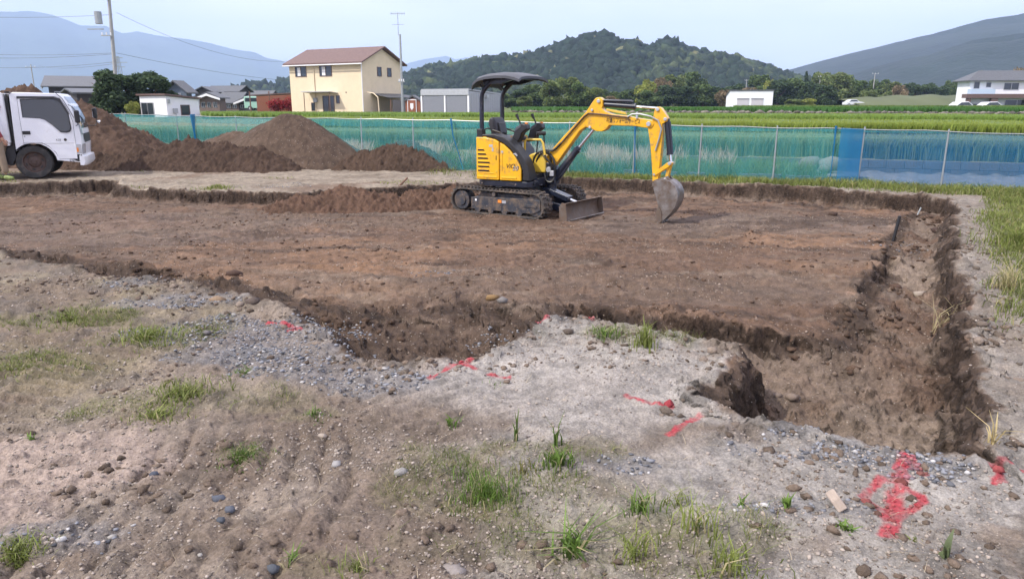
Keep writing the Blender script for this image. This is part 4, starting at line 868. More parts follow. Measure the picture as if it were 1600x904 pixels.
# ------------------------------------------------------------------ person
def skin_chain(verts, edges, name, mt, parent, sub=2, root=0):
    me = bpy.data.meshes.new(name); me.from_pydata([v[0] for v in verts], edges, []); bm = bmesh.new(); bm.from_mesh(me); L = bm.verts.layers.skin.verify()
    bm.verts.ensure_lookup_table()
    for i, v in enumerate(verts):
        r = v[1]; bm.verts[i][L].radius = r if isinstance(r, tuple) else (r, r); bm.verts[i][L].use_root = (i == root)
    bm.to_mesh(me); bm.free(); o = link(name, me, mt, parent)
    o.modifiers.new('skin', 'SKIN'); s = o.modifiers.new('sub', 'SUBSURF'); s.levels = sub; s.render_levels = sub
    dg = bpy.context.evaluated_depsgraph_get(); dg.update(); m2_ = bpy.data.meshes.new_from_object(o.evaluated_get(dg))
    o.modifiers.clear(); o.data = m2_; m2_.materials.clear(); m2_.materials.append(mt); m2_.polygons.foreach_set('use_smooth', [True]*len(m2_.polygons))
    return o
pxy = gp(9, 281); pr = empty('person', (pxy[0], pxy[1], 0), 0, 'person in white T-shirt, maroon arm sleeves and khaki trousers walking beside the truck', 'person')
B = [((0, 0, .92), (.12, .10)), ((0, 0, 1.10), (.12, .09)), ((.01, 0, 1.30), (.145, .10)), ((.02, 0, 1.42), (.07, .06)), ((.035, 0, 1.47), .052), ((.05, 0, 1.56), (.085, .075)), ((.055, 0, 1.63), (.08, .075)),
     ((.01, -.17, 1.37), .055), ((.12, -.22, 1.12), .042), ((.24, -.22, .90), .030), ((.26, -.215, .85), .030),
     ((.01, .17, 1.37), .055), ((-.08, .22, 1.12), .042), ((-.12, .22, .88), .030), ((-.115, .215, .83), .030),
     ((.02, -.09, .86), .085), ((.07, -.10, .50), .058), ((.10, -.10, .12), .038), ((-.02, .09, .86), .085), ((-.05, .10, .50), .058), ((-.22, .10, .14), .038)]
skin_chain(B, [(0, 1), (1, 2), (2, 3), (3, 4), (4, 5), (5, 6), (2, 7), (7, 8), (8, 9), (9, 10), (2, 11), (11, 12), (12, 13), (13, 14), (0, 15), (15, 16), (16, 17), (0, 18), (18, 19), (19, 20)], 'body', M['skin'], pr)
for sy, hx, hz_, hy in ((-1, .265, .85, -.215), (1, -.112, .83, .215)):
    for f in range(4):
        fx = hx-.025+.018*f; ln = (.075, .085, .08, .065)[f]
        skin_chain([((fx, hy, hz_+.02), .013), ((fx+.004, hy, hz_-.03), .0105), ((fx+.012, hy+.012, hz_-.03-ln*.5), .0095), ((fx+.012, hy+.03, hz_-.03-ln*.85), .008)], [(0, 1), (1, 2), (2, 3)], 'finger', M['skin'], pr, 1)
    skin_chain([((hx+.02, hy, hz_+.03), .014), ((hx+.048, hy+.015, hz_-.0), .012), ((hx+.052, hy+.025, hz_-.04), .010)], [(0, 1), (1, 2)], 'thumb', M['skin'], pr, 1)
skin_chain([((0, 0, .90), (.145, .125)), ((0, 0, 1.05), (.135, .11)), ((.01, 0, 1.28), (.165, .12)), ((.015, 0, 1.41), (.085, .075)), ((.01, -.175, 1.37), .078), ((.065, -.205, 1.22), .075), ((.09, -.212, 1.16), .078), ((.01, .175, 1.37), .078), ((-.04, .205, 1.22), .075), ((-.055, .212, 1.16), .078)],
           [(0, 1), (1, 2), (2, 3), (2, 4), (4, 5), (5, 6), (2, 7), (7, 8), (8, 9)], 'shirt', M['shirt'], pr)
skin_chain([((0, 0, .93), (.135, .115)), ((.0, 0, .86), (.13, .12)), ((.02, -.09, .80), .105), ((.07, -.10, .50), .082), ((.105, -.10, .14), .065), ((-.02, .09, .80), .105), ((-.05, .10, .50), .082), ((-.21, .10, .17), .065)],
           [(0, 1), (1, 2), (2, 3), (3, 4), (1, 5), (5, 6), (6, 7)], 'trousers', M['khaki'], pr)
skin_chain([((.085, -.212, 1.18), .056), ((.12, -.22, 1.12), .052), ((.235, -.22, .91), .038)], [(0, 1), (1, 2)], 'arm_sleeve', M['maroon'], pr)
skin_chain([((-.055, .212, 1.18), .056), ((-.08, .22, 1.12), .052), ((-.118, .22, .90), .038)], [(0, 1), (1, 2)], 'arm_sleeve', M['maroon'], pr)
skin_chain([((.04, -.10, .07), .055), ((.12, -.10, .06), .055), ((.21, -.10, .05), .050), ((.26, -.10, .042), .040)], [(0, 1), (1, 2), (2, 3)], 'shoe', M['neon'], pr)
skin_chain([((-.29, .10, .13), .052), ((-.22, .10, .08), .055), ((-.14, .10, .055), .050), ((-.09, .10, .045), .040)], [(0, 1), (1, 2), (2, 3)], 'shoe', M['neon'], pr)
skin_chain([((-.0, 0, 1.56), (.08, .08)), ((.015, 0, 1.645), (.088, .085)), ((.06, 0, 1.69), (.075, .045))], [(0, 1), (1, 2)], 'hair', M['hair'], pr)
MB().tube([(.125, 0, 1.60), (.155, 0, 1.565), (.13, 0, 1.55)], [.008, .014, .010], 8).build('nose', M['skin'], pr, smooth=True)
for s in (-1, 1):
    MB().cyl((.123, s*.03, 1.60), (.131, s*.03, 1.60), .010, 10).build('eye', M['hair'], pr); MB().tube([(.05, s*.072, 1.61), (.045, s*.088, 1.59), (.05, s*.072, 1.555)], [.008, .012, .006], 8).build('ear', M['skin'], pr, smooth=True)
MB().box((.126, 0, 1.52), (.006, .045, .008)).build('mouth', M['maroon'], pr)

# ------------------------------------------------------------------ heaps of soil
def heap(name, label, cones, colr, base=0.0, step=.03, rough=.05, mt='soil', seed=0, pad=.4, stones=0, sag=.12):
    """cones: (x, y, height, slope_x, slope_y)"""
    x0 = min(c[0]-c[2]/c[3] for c in cones)-pad; x1 = max(c[0]+c[2]/c[3] for c in cones)+pad
    y0 = min(c[1]-c[2]/c[4] for c in cones)-pad; y1 = max(c[1]+c[2]/c[4] for c in cones)+pad
    nx = int((x1-x0)/step); ny = int((y1-y0)/step); gx, gy = np.meshgrid(np.linspace(x0, x1, nx), np.linspace(y0, y1, ny)); X, Y = gx.ravel(), gy.ravel()
    h = np.full(X.shape, -1e3); acc = 0; kk = .05
    for cx, cy, hh, sx, sy in cones:
        d = np.sqrt(((X-cx)*sx)**2+((Y-cy)*sy)**2+.012); acc = acc+np.exp(np.clip((hh-d)/kk, -60, 60))
    h = kk*np.log(acc)
    h = h+sag*fbm(X*1.1, Y*1.1, 4, seed)*np.clip(h+.3, 0, 1)+rough*(.7*fbm(X*5, Y*5, 3, seed+1)+1.3*np.clip(fbm(X*12, Y*12, 3, seed+2), 0, 1)+1.0*np.clip(fbm(X*23, Y*23, 2, seed+8), 0, 1))
    h = np.maximum(h, -.12+.1*h)
    V = np.stack([X, Y, base+np.maximum(h, -.3)], 1)
    n = fbm(X*1.5, Y*1.5, 4, seed+4); n2 = fbm(X*14, Y*14, 3, seed+6)
    c = np.array(colr)[None]*(1+.28*n+.5*n2)[:, None]
    i = np.arange(ny-1)[:, None]*nx; j = np.arange(nx-1)[None]; F = np.stack([i+j, i+j+1, i+nx+j+1, i+nx+j], -1).reshape(-1, 4)
    hb_ = (V[:, 2] > base-.09); keep = hb_[F].any(1); F = F[keep]
    o = npmesh(name, V, F, M[mt], smooth=True, col=np.clip(c, .01, .6)); tag(o, label, 'dirt heap', 'heaps of excavated soil')
    # local origin at the heap's base
    return o, (X, Y, V[:, 2], nx, ny)
HEAPS = []
def hp(*a, **k): o = heap(*a, **k); HEAPS.append(o); return o
hp('dirt_heap', 'tallest brown dirt heap rising behind the white truck', [(-14.9, 22.6, 2.28, .62, .8), (-13.6, 22.0, 1.95, .6, .8), (-12.2, 21.0, 1.72, .60, .85), (-16.5, 22.5, 2.1, .6, .8), (-11.4, 20.2, .95, .5, .7)], (.085, .053, .037), seed=11, step=.045, rough=.11)
hp('dirt_heap', 'low wide dark brown dirt heap between the truck and the stony heap', [(-10.9, 19.3, .42, .35, .7), (-9.8, 19.3, .66, .5, .75), (-8.5, 19.2, .84, .45, .75), (-7.5, 18.9, .78, .5, .75), (-6.6, 18.75, .70, .5, .75), (-5.95, 18.7, .42, .5, .75), (-9.2, 18.7, .45, .5, .8), (-7.4, 18.7, .42, .5, .8)], (.060, .038, .027), seed=21, step=.028, rough=.09)
hp('dirt_heap', 'large greyish stony dirt heap with a smooth cone shape and pale pebbles', [(-6.05, 19.8, 1.50, .60, 1.05), (-5.7, 19.8, 1.40, .64, 1.05), (-7.6, 20.2, 1.05, .42, 1.0), (-6.7, 20.0, 1.24, .6, 1.05)], (.078, .053, .038), seed=31, step=.035, rough=.018, mt='pile_stony', sag=.05)
hp('dirt_heap', 'dark crumbly dirt heap left of the yellow excavator', [(-2.75, 19.2, .80, .62, .75), (-3.15, 19.1, .68, .62, .75), (-3.9, 19.0, .50, .5, .75), (-1.95, 18.9, .38, .45, .7), (-2.4, 18.9, .6, .6, .75)], (.066, .042, .029), seed=41, step=.025, rough=.09)
hp('dirt_heap', 'low reddish brown dirt heap lying across the edge of the dug out pad', [(-3.1, 13.2, .44, .5, .55), (-2.6, 13.0, .34, .5, .5), (-3.7, 12.8, .30, .4, .5), (-1.7, 13.3, .38, .6, .6), (-1.1, 13.5, .38, .5, .5), (-2.2, 13.1, .28, .5, .5)], (.105, .062, .042), base=-.2, seed=51, step=.022, rough=.08)

# ------------------------------------------------------------------ net fence
FP = [(-14.5, 26.0), (-11.6, 24.1), (-8.3, 22.1), (-4.0, 19.45), (-.87, 18.15), (1.35, 17.31), (4.19, 16.24), (5.66, 15.69), (7.18, 15.11), (8.66, 14.56), (9.85, 14.11), (12.5, 13.1)]
FT_ = [1.35, 1.32, 1.28, 1.28, 1.25, 1.22, 1.18, 1.16, 1.15, 1.12, 1.08, 1.08]
fxs = [p[0] for p in FP]
def fpt(x): return float(np.interp(x, fxs, [p[1] for p in FP])), float(np.interp(x, fxs, FT_))
fen = empty('net_fence', (0, fpt(0)[0], 0), 0, 'long teal netting fence on thin pipes across the back of the plot', 'fence'); fo = Vector((0, fpt(0)[0], 0))
def netstrip(name, x0, x1, z0, z1, mt, parent, off=0, wav=.03, nz=10, dens=14):
    nx = max(4, int((x1-x0)*dens)); xs = np.linspace(x0, x1, nx); zs = np.linspace(0, 1, nz); V = []
    for zz in zs:
        for x in xs:
            y, zt = fpt(x); sagz = .025*math.sin((x*1.9) % math.pi)
            w_ = wav*float(fbm(np.array([x*1.5]), np.array([zz*1.5]), 3, 900)[0])*(1-.7*zz)
            V.append((x, y+off+w_-fo.y, z0+(zt*z1-z0)*zz-sagz*(zz > .9)))
    F = [(i*nx+j, i*nx+j+1, (i+1)*nx+j+1, (i+1)*nx+j) for i in range(nz-1) for j in range(nx-1)]
    return npmesh(name, V, F, mt, parent, smooth=True)
netstrip('net', -14.5, 7.0, .02, 1.0, M['net'], fen); netstrip('net', 7.0, 12.5, .0, 1.0, M['netblue'], fen)['label'] = 'bluer net bay at the right end'
netstrip('folded_hem', -14.5, 12.5, 1.07, 1.0, M['net'], fen, off=-.012, nz=3)
netstrip('net_overlap', 6.82, 7.22, .0, 1.01, M['tarpblue'], fen, off=-.03, wav=.08, dens=40)['label'] = 'opaque blue gathered net hanging at the join'
for i, x in enumerate([-13.2, -10.75, -8.3, -6.1, -4.0, -2.55, -.35, 1.35, 2.8, 4.19, 5.66, 7.24, 8.66, 10.3, 11.9]):
    y, zt = fpt(x); MB().cyl((x, y-fo.y+.03*(i % 2)-.02, -.1), (x+.01, y-fo.y, zt+.03), .017, 8).build('fence_post', M['galv'], fen)
tb = MB(); tb.tube([(x, fpt(x)[0]-fo.y-.01, fpt(x)[1]-.005-.02*math.sin((x*1.9) % math.pi)) for x in np.linspace(-14.5, 12.5, 110)], .011, 6); tb.build('top_rail', M['galv'], fen)
for x, ln, wd in ((-10.0, .0, .08), (-1.38, .14, .028), (2.82, 0.02, .030), (6.72, 0, .026)):
    y, zt = fpt(x); hz2 = .4 if x == -10.0 else 1.0
    MB().tube([(x-ln, y-fo.y-.05, zt+.04), (x-ln*.7, y-fo.y-.05, zt*.7), (x+ln*.4, y-fo.y-.04, zt*.3+zt*.3*(x == -10)), (x+ln, y-fo.y-.04, .02 if x != -10 else zt*.4)], [wd, wd*.5, wd*.35, wd*.5], 8).build('net_tie', M['tarpblue'], fen, smooth=True, label='twisted blue plastic tie round a post')
# ------------------------------------------------------------------ buildings
def hitdir(C, d, px):
    """length along direction d from C until photo column px"""
    u = (px-800)/FPX   # X = u*t ; depth along the optical axis uses cp, ignore tiny z part
    zc = CAM_H-.5*(CAM_H+2)
    k = u*_cp
    # X = k'*(Y*cp + (H-z)*sp)/... with t = Y*cp+(CAM_H-z)*sp
    off = (CAM_H-2.5)*_sp
    return (u*(C[1]*_cp+off)-C[0])/(d[0]-u*_cp*d[1])
def corner(px, Y): u = (px-800)/FPX; return Vector((u*(Y*_cp+(CAM_H-2.5)*_sp), Y, 0))
def zat(py, px, Y): return dp(px, py, Y).z
def house(name, label, cat, pl, pc, pr, Y, yaw, y_eave, y_ridge, base, wall, roof, axis='x', over=.5, kind='gable', wallside=None, group=None, trim=None, roofth=.12):
    C0 = corner(pc, Y); a = R(yaw)
    W = abs(hitdir(C0, (-math.cos(a), math.sin(a)), pl)); D = abs(hitdir(C0, (math.sin(a), math.cos(a)), pr))
    ze = zat(y_eave, pc, Y)-base; zr = zat(y_ridge, pc, Y)-base
    root = empty(name, (C0.x, C0.y, base), -a, label, cat, group)
    pieces = MB()
    if kind == 'flat':
        pieces.box((-W/2, D/2, ze/2-.5), (W, D, ze+1.0)); wl = pieces.build('wall', wall, root)
        rm = MB().box((-W/2, D/2, ze+roofth/2), (W+2*over, D+2*over, roofth)).build('roof', roof, root)
        return root, W, D, ze, zr, wl
    if kind == 'mono':      # roof falls towards the back
        wl = MB().xprism([(0, -1), (D, -1), (D, zr), (0, ze)], -W, 0).build('wall', wall, root)
        MB().xprism([(-over, ze+.05), (D+over, zr+.02), (D+over, zr+.02+roofth), (-over, ze+.05+roofth)], -W-over, over).build('roof', roof, root)
        return root, W, D, ze, zr, wl
    if axis == 'x':
        wl = MB().xprism([(0, -1), (D, -1), (D, ze), (D/2, zr-roofth), (0, ze)] if kind != 'hip' else [(0, -1), (D, -1), (D, ze), (0, ze)], -W, 0).build('wall', wall, root)
        s = (zr-ze)/(D/2)
        if kind == 'hip':
            hx = min(W*.45, D*.5); o = over; zl = ze-s*o
            V = [(-W-o, -o, zl), (o, -o, zl), (o, D+o, zl), (-W-o, D+o, zl), (-W+hx, D/2, zr), (-hx, D/2, zr)]
            MB().add(V+[(x, y, z-roofth) for x, y, z in V[:4]], [(0, 1, 5, 4), (1, 2, 5), (2, 3, 4, 5), (3, 0, 4), (0, 6, 7, 1), (1, 7, 8, 2), (2, 8, 9, 3), (3, 9, 6, 0), (6, 9, 8, 7)]).build('roof', roof, root)
        else:
            MB().xprism([(-over, ze-s*over), (D/2, zr), (D+over, ze-s*over), (D+over, ze-s*over+roofth*1.15), (D/2, zr+roofth*1.15), (-over, ze-s*over+roofth*1.15)], -W-over, over).build('roof', roof, root)
    else:
        wl = MB().prism([(0, -1), (-W, -1), (-W, ze), (-W/2, zr-roofth), (0, ze)], 0, D).build('wall', wall, root)
        s = (zr-ze)/(W/2)
        MB().prism([(over, ze-s*over), (-W/2, zr), (-W-over, ze-s*over), (-W-over, ze-s*over+roofth*1.15), (-W/2, zr+roofth*1.15), (over, ze-s*over+roofth*1.15)], -over, D+over).build('roof', roof, root)
    return root, W, D, ze, zr, wl
def window(root, W, u0, u1, z0, z1, side='front', fr=None, gl=None, D=None, name='window', mull=True, proud=.05):
    fr = fr or M['alu']; gl = gl or M['glass']
    if side == 'front':
        x0, x1 = -W+u0*W, -W+u1*W; f = MB()
        t = .05
        for c, d in (((x0+x1)/2, (x1-x0, t)), ):
            f.box((c, -proud/2, z0), (x1-x0+t, proud, t)).box((c, -proud/2, z1), (x1-x0+t, proud, t))
        f.box((x0, -proud/2, (z0+z1)/2), (t, proud, z1-z0-t)).box((x1, -proud/2, (z0+z1)/2), (t, proud, z1-z0-t))
        if mull: f.box(((x0+x1)/2, -proud/2, (z0+z1)/2), (t, proud*.8, z1-z0-t))
        w_ = f.build(name, fr, root)
        MB().box(((x0+x1)/2, -.008, (z0+z1)/2), (x1-x0-t, .012, z1-z0-t)).build('pane', gl, w_)
    else:
        y0, y1 = u0*D, u1*D; t = .05; f = MB(); c = (y0+y1)/2
        f.box((proud/2, c, z0), (proud, y1-y0+t, t)).box((proud/2, c, z1), (proud, y1-y0+t, t)).box((proud/2, y0, (z0+z1)/2), (proud, t, z1-z0-t)).box((proud/2, y1, (z0+z1)/2), (proud, t, z1-z0-t))
        w_ = f.build(name, fr, root); MB().box((.008, c, (z0+z1)/2), (.012, y1-y0-t, z1-z0-t)).build('pane', gl, w_)
    return w_
# cream house
h, W, D, ze, zr, wl = house('cream_house', 'two storey cream house with brown gable roof beyond the green crop field', 'house', 455, 567, 629, 75, 28, 95.5, 71, .7, M['cream'], M['roofbrown'], over=.45)
K = ze/326.
def cz(y): return (511-y)*K
for u0, u1 in ((.09, .245), (.435, .60)):
    window(h, W, u0, u1, cz(270), cz(208), fr=M['trimbrown'])
    MB().box((-W+(u0+u1)/2*W, -.06, cz(197)), ((u1-u0)*W*1.02, .12, cz(186)-cz(208))).build('shutter_box', M['trimbrown'], h)
    MB().box((-W+(u0+.35*(u1-u0))*W, -.012, (cz(270)+cz(208))/2), ((u1-u0)*W*.32, .014, (cz(208)-cz(270))*.86)).build('curtain', M['plaster'], h)
window(h, W, .455, .61, .12, cz(395), fr=M['trimbrown'], name='patio_door'); window(h, W, .645, .685, cz(440), cz(393), fr=M['trimbrown'], mull=False); window(h, W, .29, .34, cz(487), cz(437), fr=M['trimbrown'], mull=False)
window(h, W, .37, .47, cz(270), cz(214), 'side', M['trimbrown'], D=D); window(h, W, .62, .72, cz(270), cz(216), 'side', M['trimbrown'], D=D)
cn = MB().box((-W+.47*W, -.65, cz(372)), (.40*W, 1.3, .06), rx=-.10).build('door_canopy', M['silver'], h)
for u in (.30, .655): MB().box((-W+u*W, -1.15, cz(372)/2-.1), (.06, .06, cz(372)+.1)).build('canopy_post', M['wood'], cn)
MB().tube([(-W+.355*W, -.06, ze-.15), (-W+.355*W, -.06, .1)], .05, 8).build('drain_pipe', M['cream'], h); MB().tube([(.03, -.06, ze-.1), (.03, -.06, .05)], .045, 8).build('drain_pipe', M['plaster'], h)
MB().tube([(-W-.45, -.50, ze-.28), (.45, -.50, ze-.28)], .06, 8).build('gutter', M['plaster'], h)
MB().box((-W+.36*W, -.12, cz(420)), (.12*W*.4, .2, .45)).build('meter_box', M['greywall'], h)
MB().cyl((-W+.78*W, -.02, cz(373)), (-W+.78*W, .0, cz(373)), .08, 10).build('wall_vent', M['trimbrown'], h)
lt = MB().box((1.25, D*.58, cz(393)), (2.5, D*.78, .07), ry=.16).build('lean_to_roof', M['tile2'], h)
for yy in (.22, .58, .95): MB().box((2.35, D*yy, cz(410)/2-.2), (.08, .08, cz(410)+.2)).build('lean_to_post', M['wood'], lt)
MB().box((2.42, D*.6, cz(450)-.6), (.03, D*.7, 2.2)).build('screen_panel', mat('smoky_screen', (.14, .12, .11), .4, var=.1), lt)
MB().tube([(.2, .4, cz(372)), (1.3, .1, cz(380)), (1.9, .0, cz(405)), (2.0, .0, 0)], .05, 8).build('drain_pipe', M['cream'], lt)
# silver garage with two shutters
g, W, D, ze, zr, wl = house('silver_garage', 'grey metal double garage with two ribbed shutters right of the cream house', 'garage', 659, 732, 783, 60, 24, 142, 147, .6, M['greywall'], M['greywall'], kind='mono', over=.03)
MB().box((-W/2, -.06, ze-.12), (W+.1, .1, .42)).build('fascia', M['silver'], g)
for u0, u1 in ((.04, .475), (.535, .965)):
    sh = MB(); z1 = ze-.42
    ns = 12
    for k in range(ns): sh.box((-W+(u0+u1)/2*W, -.02-.012*(k % 2), (k+.5)*z1/ns), ((u1-u0)*W, .03, z1/ns*.80))
    sh.box((-W+(u0+u1)/2*W, -.006, z1/2), ((u1-u0)*W, .01, z1)); sh.build('roller_shutter', M['shutter'], g)
for u in (.0, .505, 1.0): MB().box((-W+u*W-.0, -.05, ze/2-.2), (.14, .08, ze-.35)).build('door_post', M['plaster'], g)
ps = MB()
for k in range(14): ps.box((.012, (k+.5)*D/14, ze*.47), (.02, D/14*.9, ze*.9))
ps.build('wall_panel', M['greywall'], g); MB().box((.12, D*.5, ze*.82), (.2, .35, .25)).build('vent_hood', M['alu'], g)
# brown hut
b, W, D, ze, zr, wl = house('garden_hut', 'small reddish brown hut with white door frame between cream house and grey garage', 'hut', 633, 656, 660, 66, 10, 158, 151, .55, M['redwood'], M['tile'], axis='y', over=.12)
MB().box((-W*.55, -.03, .75), (W*.62, .05, 1.7)).build('door_frame', M['plaster'], b); MB().box((-W*.55, -.06, .72), (W*.52, .03, 1.58)).build('door', M['redwood'], b)
MB().prism([(-W*.66, 1.25), (-W*.66, .85), (-W*.55, .65), (-W*.44, .85), (-W*.44, 1.25)], -.09, -.07).build('shield_sign', M['plaster'], b)
# white shed at the left
s_, W, D, ze, zr, wl = house('white_shed', 'small white shed with brown mono pitch roof behind the left heaps', 'shed', 217, 258, 309, 55, 33, 150, 155, .35, M['plaster'], M['trimbrown'], kind='mono', over=.18)
window(s_, W, .05, .52, .2, ze*.75, fr=M['alu'], name='sliding_door'); window(s_, W, .42, .68, ze*.28, ze*.66, 'side', M['trimbrown'], D=D); MB().box((.12, D*.22, ze*.45), (.22, .3, .35)).build('air_unit', M['greywall'], s_)
MB().box((.08, D*.06, ze*.8), (.12, .15, .3)).build('meter_box', M['galv'], s_)
# dark roofed traditional house
t1_, W, D, ze, zr, wl = house('tiled_house', 'dark two storey timber house with long grey tiled roof behind the truck', 'house', 62, 78, 178, 88, 64, 134, 118, .8, M['darkwood'], M['tile2'], axis='y', over=.7)
MB().prism([(.02, ze-.1), (-W/2, zr-.45), (-W-.02, ze-.1), (-W-.02, ze-.35), (-W/2, zr-.8), (.02, ze-.35)], -.72, -.62).build('gable_board', M['plaster'], t1_)
for k in range(6): window(t1_, W, .08+.15*k, .18+.15*k, ze*.55, ze*.78, 'side', M['alu'], D=D)
MB().xprism([(-.3, ze*.36), (-.3, ze*.40), (D+.3, ze*.40), (D+.3, ze*.36)], 0, 1.2).build('lower_eave', M['tile'], t1_)
for k in range(4): window(t1_, W, .1+.22*k, .25+.22*k, ze*.06, ze*.30, 'side', M['alu'], D=D)
house('outbuilding', 'low dark tiled outbuilding beneath the tree left of the white shed', 'outbuilding', 100, 120, 172, 70, 50, 146, 139, .7, M['darkwood'], M['tile'], axis='y', over=.4)
b2, W, D, ze, zr, wl = house('blue_grey_house', 'blue grey walled house with dark roof behind the white shed', 'house', 262, 292, 300, 80, 12, 141, 127.5, .8, M['bluegrey'], M['tile'], axis='y', over=.5)
window(b2, W, .3, .48, ze*.72, ze*.86); window(b2, W, .55, .7, ze*.72, ze*.86)
# village cluster
VG = 'tiled houses of the village on the left'
def vh(lbl, pl, pc, pr, Y, yaw, ye, yr, wall, roof, axis='x', kind='gable', over=.5, board=False, wins=3):
    o, W, D, ze, zr, wl = house('village_house', lbl, 'house', pl, pc, pr, Y, yaw, ye, yr, .9, wall, roof, axis=axis, kind=kind, over=over, group=VG)
    if board: MB().prism([(over, ze-.15), (-W/2, zr-.1), (-W-over, ze-.15), (-W-over, ze-.42), (-W/2, zr-.42), (over, ze-.42)], -over-.06, -over+.02).build('gable_board', M['plaster'], o)
    for k in range(wins): window(o, W, .1+.3*k, .28+.3*k, ze*.25, ze*.62)
    return o
vh('brown walled village house with white edged gable, right of the white shed', 311, 342, 352, 105, 12, 152, 145, M['brownwall'], M['tile'], 'y', board=True)
vh('village house with dark hipped roof at the back left of the cluster', 306, 334, 345, 125, 15, 143, 136, M['darkwood'], M['tile'], 'y')
vh('long grey tiled village house in the middle of the cluster', 342, 372, 392, 112, 15, 158, 145, M['brownwall'], M['tile'], 'x')
so = vh('tallest village house of the cluster, with solar panels on its roof', 326, 374, 392, 130, 16, 142, 134.5, M['darkwood'], M['tile'], 'x')
vh('village house with white edged gable facing the field behind the green van', 372, 406, 420, 109, 12, 159, 151, M['darkwood'], M['tile'], 'y', board=True)
vh('low pale roofed village house behind the carport', 386, 424, 432, 140, 12, 147, 142.5, M['brownwall'], M['tile2'], 'x')
cpt = empty('carport', tuple(corner(414, 92).xy)+(.8,), 0, 'open carport on reddish posts left of the cream house', 'carport')
MB().box((1.2, 2, zat(147, 420, 92)-.8), (6.4, 4, .12), ry=-.05).build('roof', M['trimbrown'], cpt)
for x in (-1.9, .5, 3.3): MB().box((x, .1, 1.2), (.12, .12, 2.6)).build('post', M['wood'], cpt)
rs_ = empty('low_red_wall', tuple(corner(432, 98).xy)+(.8,), 0, 'dark red low building wall behind the red shrubs', 'wall'); MB().box((0, 0, 1.1), (5.2, .3, 2.2)).build('boarding', M['redwood'], rs_)
# white garage on the right
g2, W, D, ze, zr, wl = house('white_garage', 'white double garage standing alone in the fields under the wooded hill', 'garage', 1140, 1207.5, 1224, 110, 14, 142, 149, 1.1, M['plaster'], M['tile2'], kind='mono', over=.12)
for u0, u1 in ((.18, .45), (.51, .78)):
    MB().box((-W+(u0+u1)/2*W, -.03, ze*.27), ((u1-u0)*W, .05, ze*.54)).build('roller_shutter', mat('pale_shutter', (.50, .47, .50), .6, var=.05), g2); MB().box((-W+(u0+u1)/2*W, -.05, ze*.56), ((u1-u0)*W*1.05, .08, .12)).build('shutter_lintel', M['tile'], g2)
MB().box((.03, D*.5, ze*.2), (.06, D*.22, ze*.4)).build('side_door', M['bluegrey'], g2)
# modern house right edge
h2, W, D, ze, zr, wl = house('modern_house', 'white and dark brown two storey house at the right edge', 'house', 1512, 1640, 1665, 105, 6, 121.5, 109, 1.1, M['plaster'], M['tile'], kind='hip', over=.55)
MB().box((-W/2-.2, -.55, ze*.42), (W+1.2, 1.4, ze*.13)).build('brown_band', M['trimbrown'], h2)
for u in (-.03, .28, .74): MB().box((-W+u*W, -.9, ze*.18), (.9 if u == .28 else .5, .5, ze*.44)).build('brown_pillar', M['trimbrown'], h2)
MB().box((-W+.14*W, -.3, ze*.54), (.30*W, .9, ze*.20)).build('balcony', mat('frosted_panel', (.45, .55, .66), .3, var=.03), h2)
window(h2, W, .42, .60, ze*.62, ze*.84); window(h2, W, .05, .12, ze*.66, ze*.88, mull=False); window(h2, W, .2, .26, ze*.70, ze*.86, mull=False); window(h2, W, .46, .76, .1, ze*.30); window(h2, W, .04, .22, ze*.12, ze*.18, mull=False)
def car(px, Y, ln, label, cat='car', van=False, mt=None, z=None):
    c = corner(px, Y); zb = gz(c.x, c.y) if z is None else z; r = empty('parked_car' if not van else 'parked_van', (c.x, c.y, zb), R(4), label, cat); L = ln/2; mt = mt or M['carpaint']
    if van: P = [(-L, .3), (-L, 1.75), (-L+.15, 1.85), (L-.7, 1.85), (L-.3, 1.2), (L, 1.05), (L, .3)]; G = [(-L+.15, 1.15), (-L+.2, 1.65), (L-.8, 1.65), (L-.5, 1.18)]
    else: P = [(-L, .3), (-L, .85), (-L+.5, .98), (-L+1.1, 1.42), (.2, 1.47), (.9, 1.0), (L-.15, .82), (L, .6), (L, .3)]; G = [(-L+.75, 1.0), (-L+1.2, 1.36), (.15, 1.40), (.7, 1.02)]
    b_ = MB().prism(P, -.82, .82).build('body', mt, r, bevel=.06); MB().prism(G, -.835, .835).build('side_glass', M['glass'], b_)
    for x in (-L+.75, L-.75):
        for y in (-.74, .74):
            w_ = MB().cyl((x, y-.1, .3), (x, y+.1, .3), .31, 18).build('wheel', M['tyre'], r); MB().cyl((x, y-.11, .3), (x, y+.11, .3), .18, 12).build('rim', M['alu'], w_)
    return r
car(401, 101, 3.0, 'pale green and white van under the carport of the village', 'van', True, M['green_van'], .95)
car(1506, 98, 4.0, 'white car parked left of the modern house', mt=M['carpaint'], z=.64); car(1551, 100, 4.2, 'white car in front of the modern house porch', z=.64); car(1334, 165, 4.4, 'distant white car on the lane below the grassy slope', z=1.45)
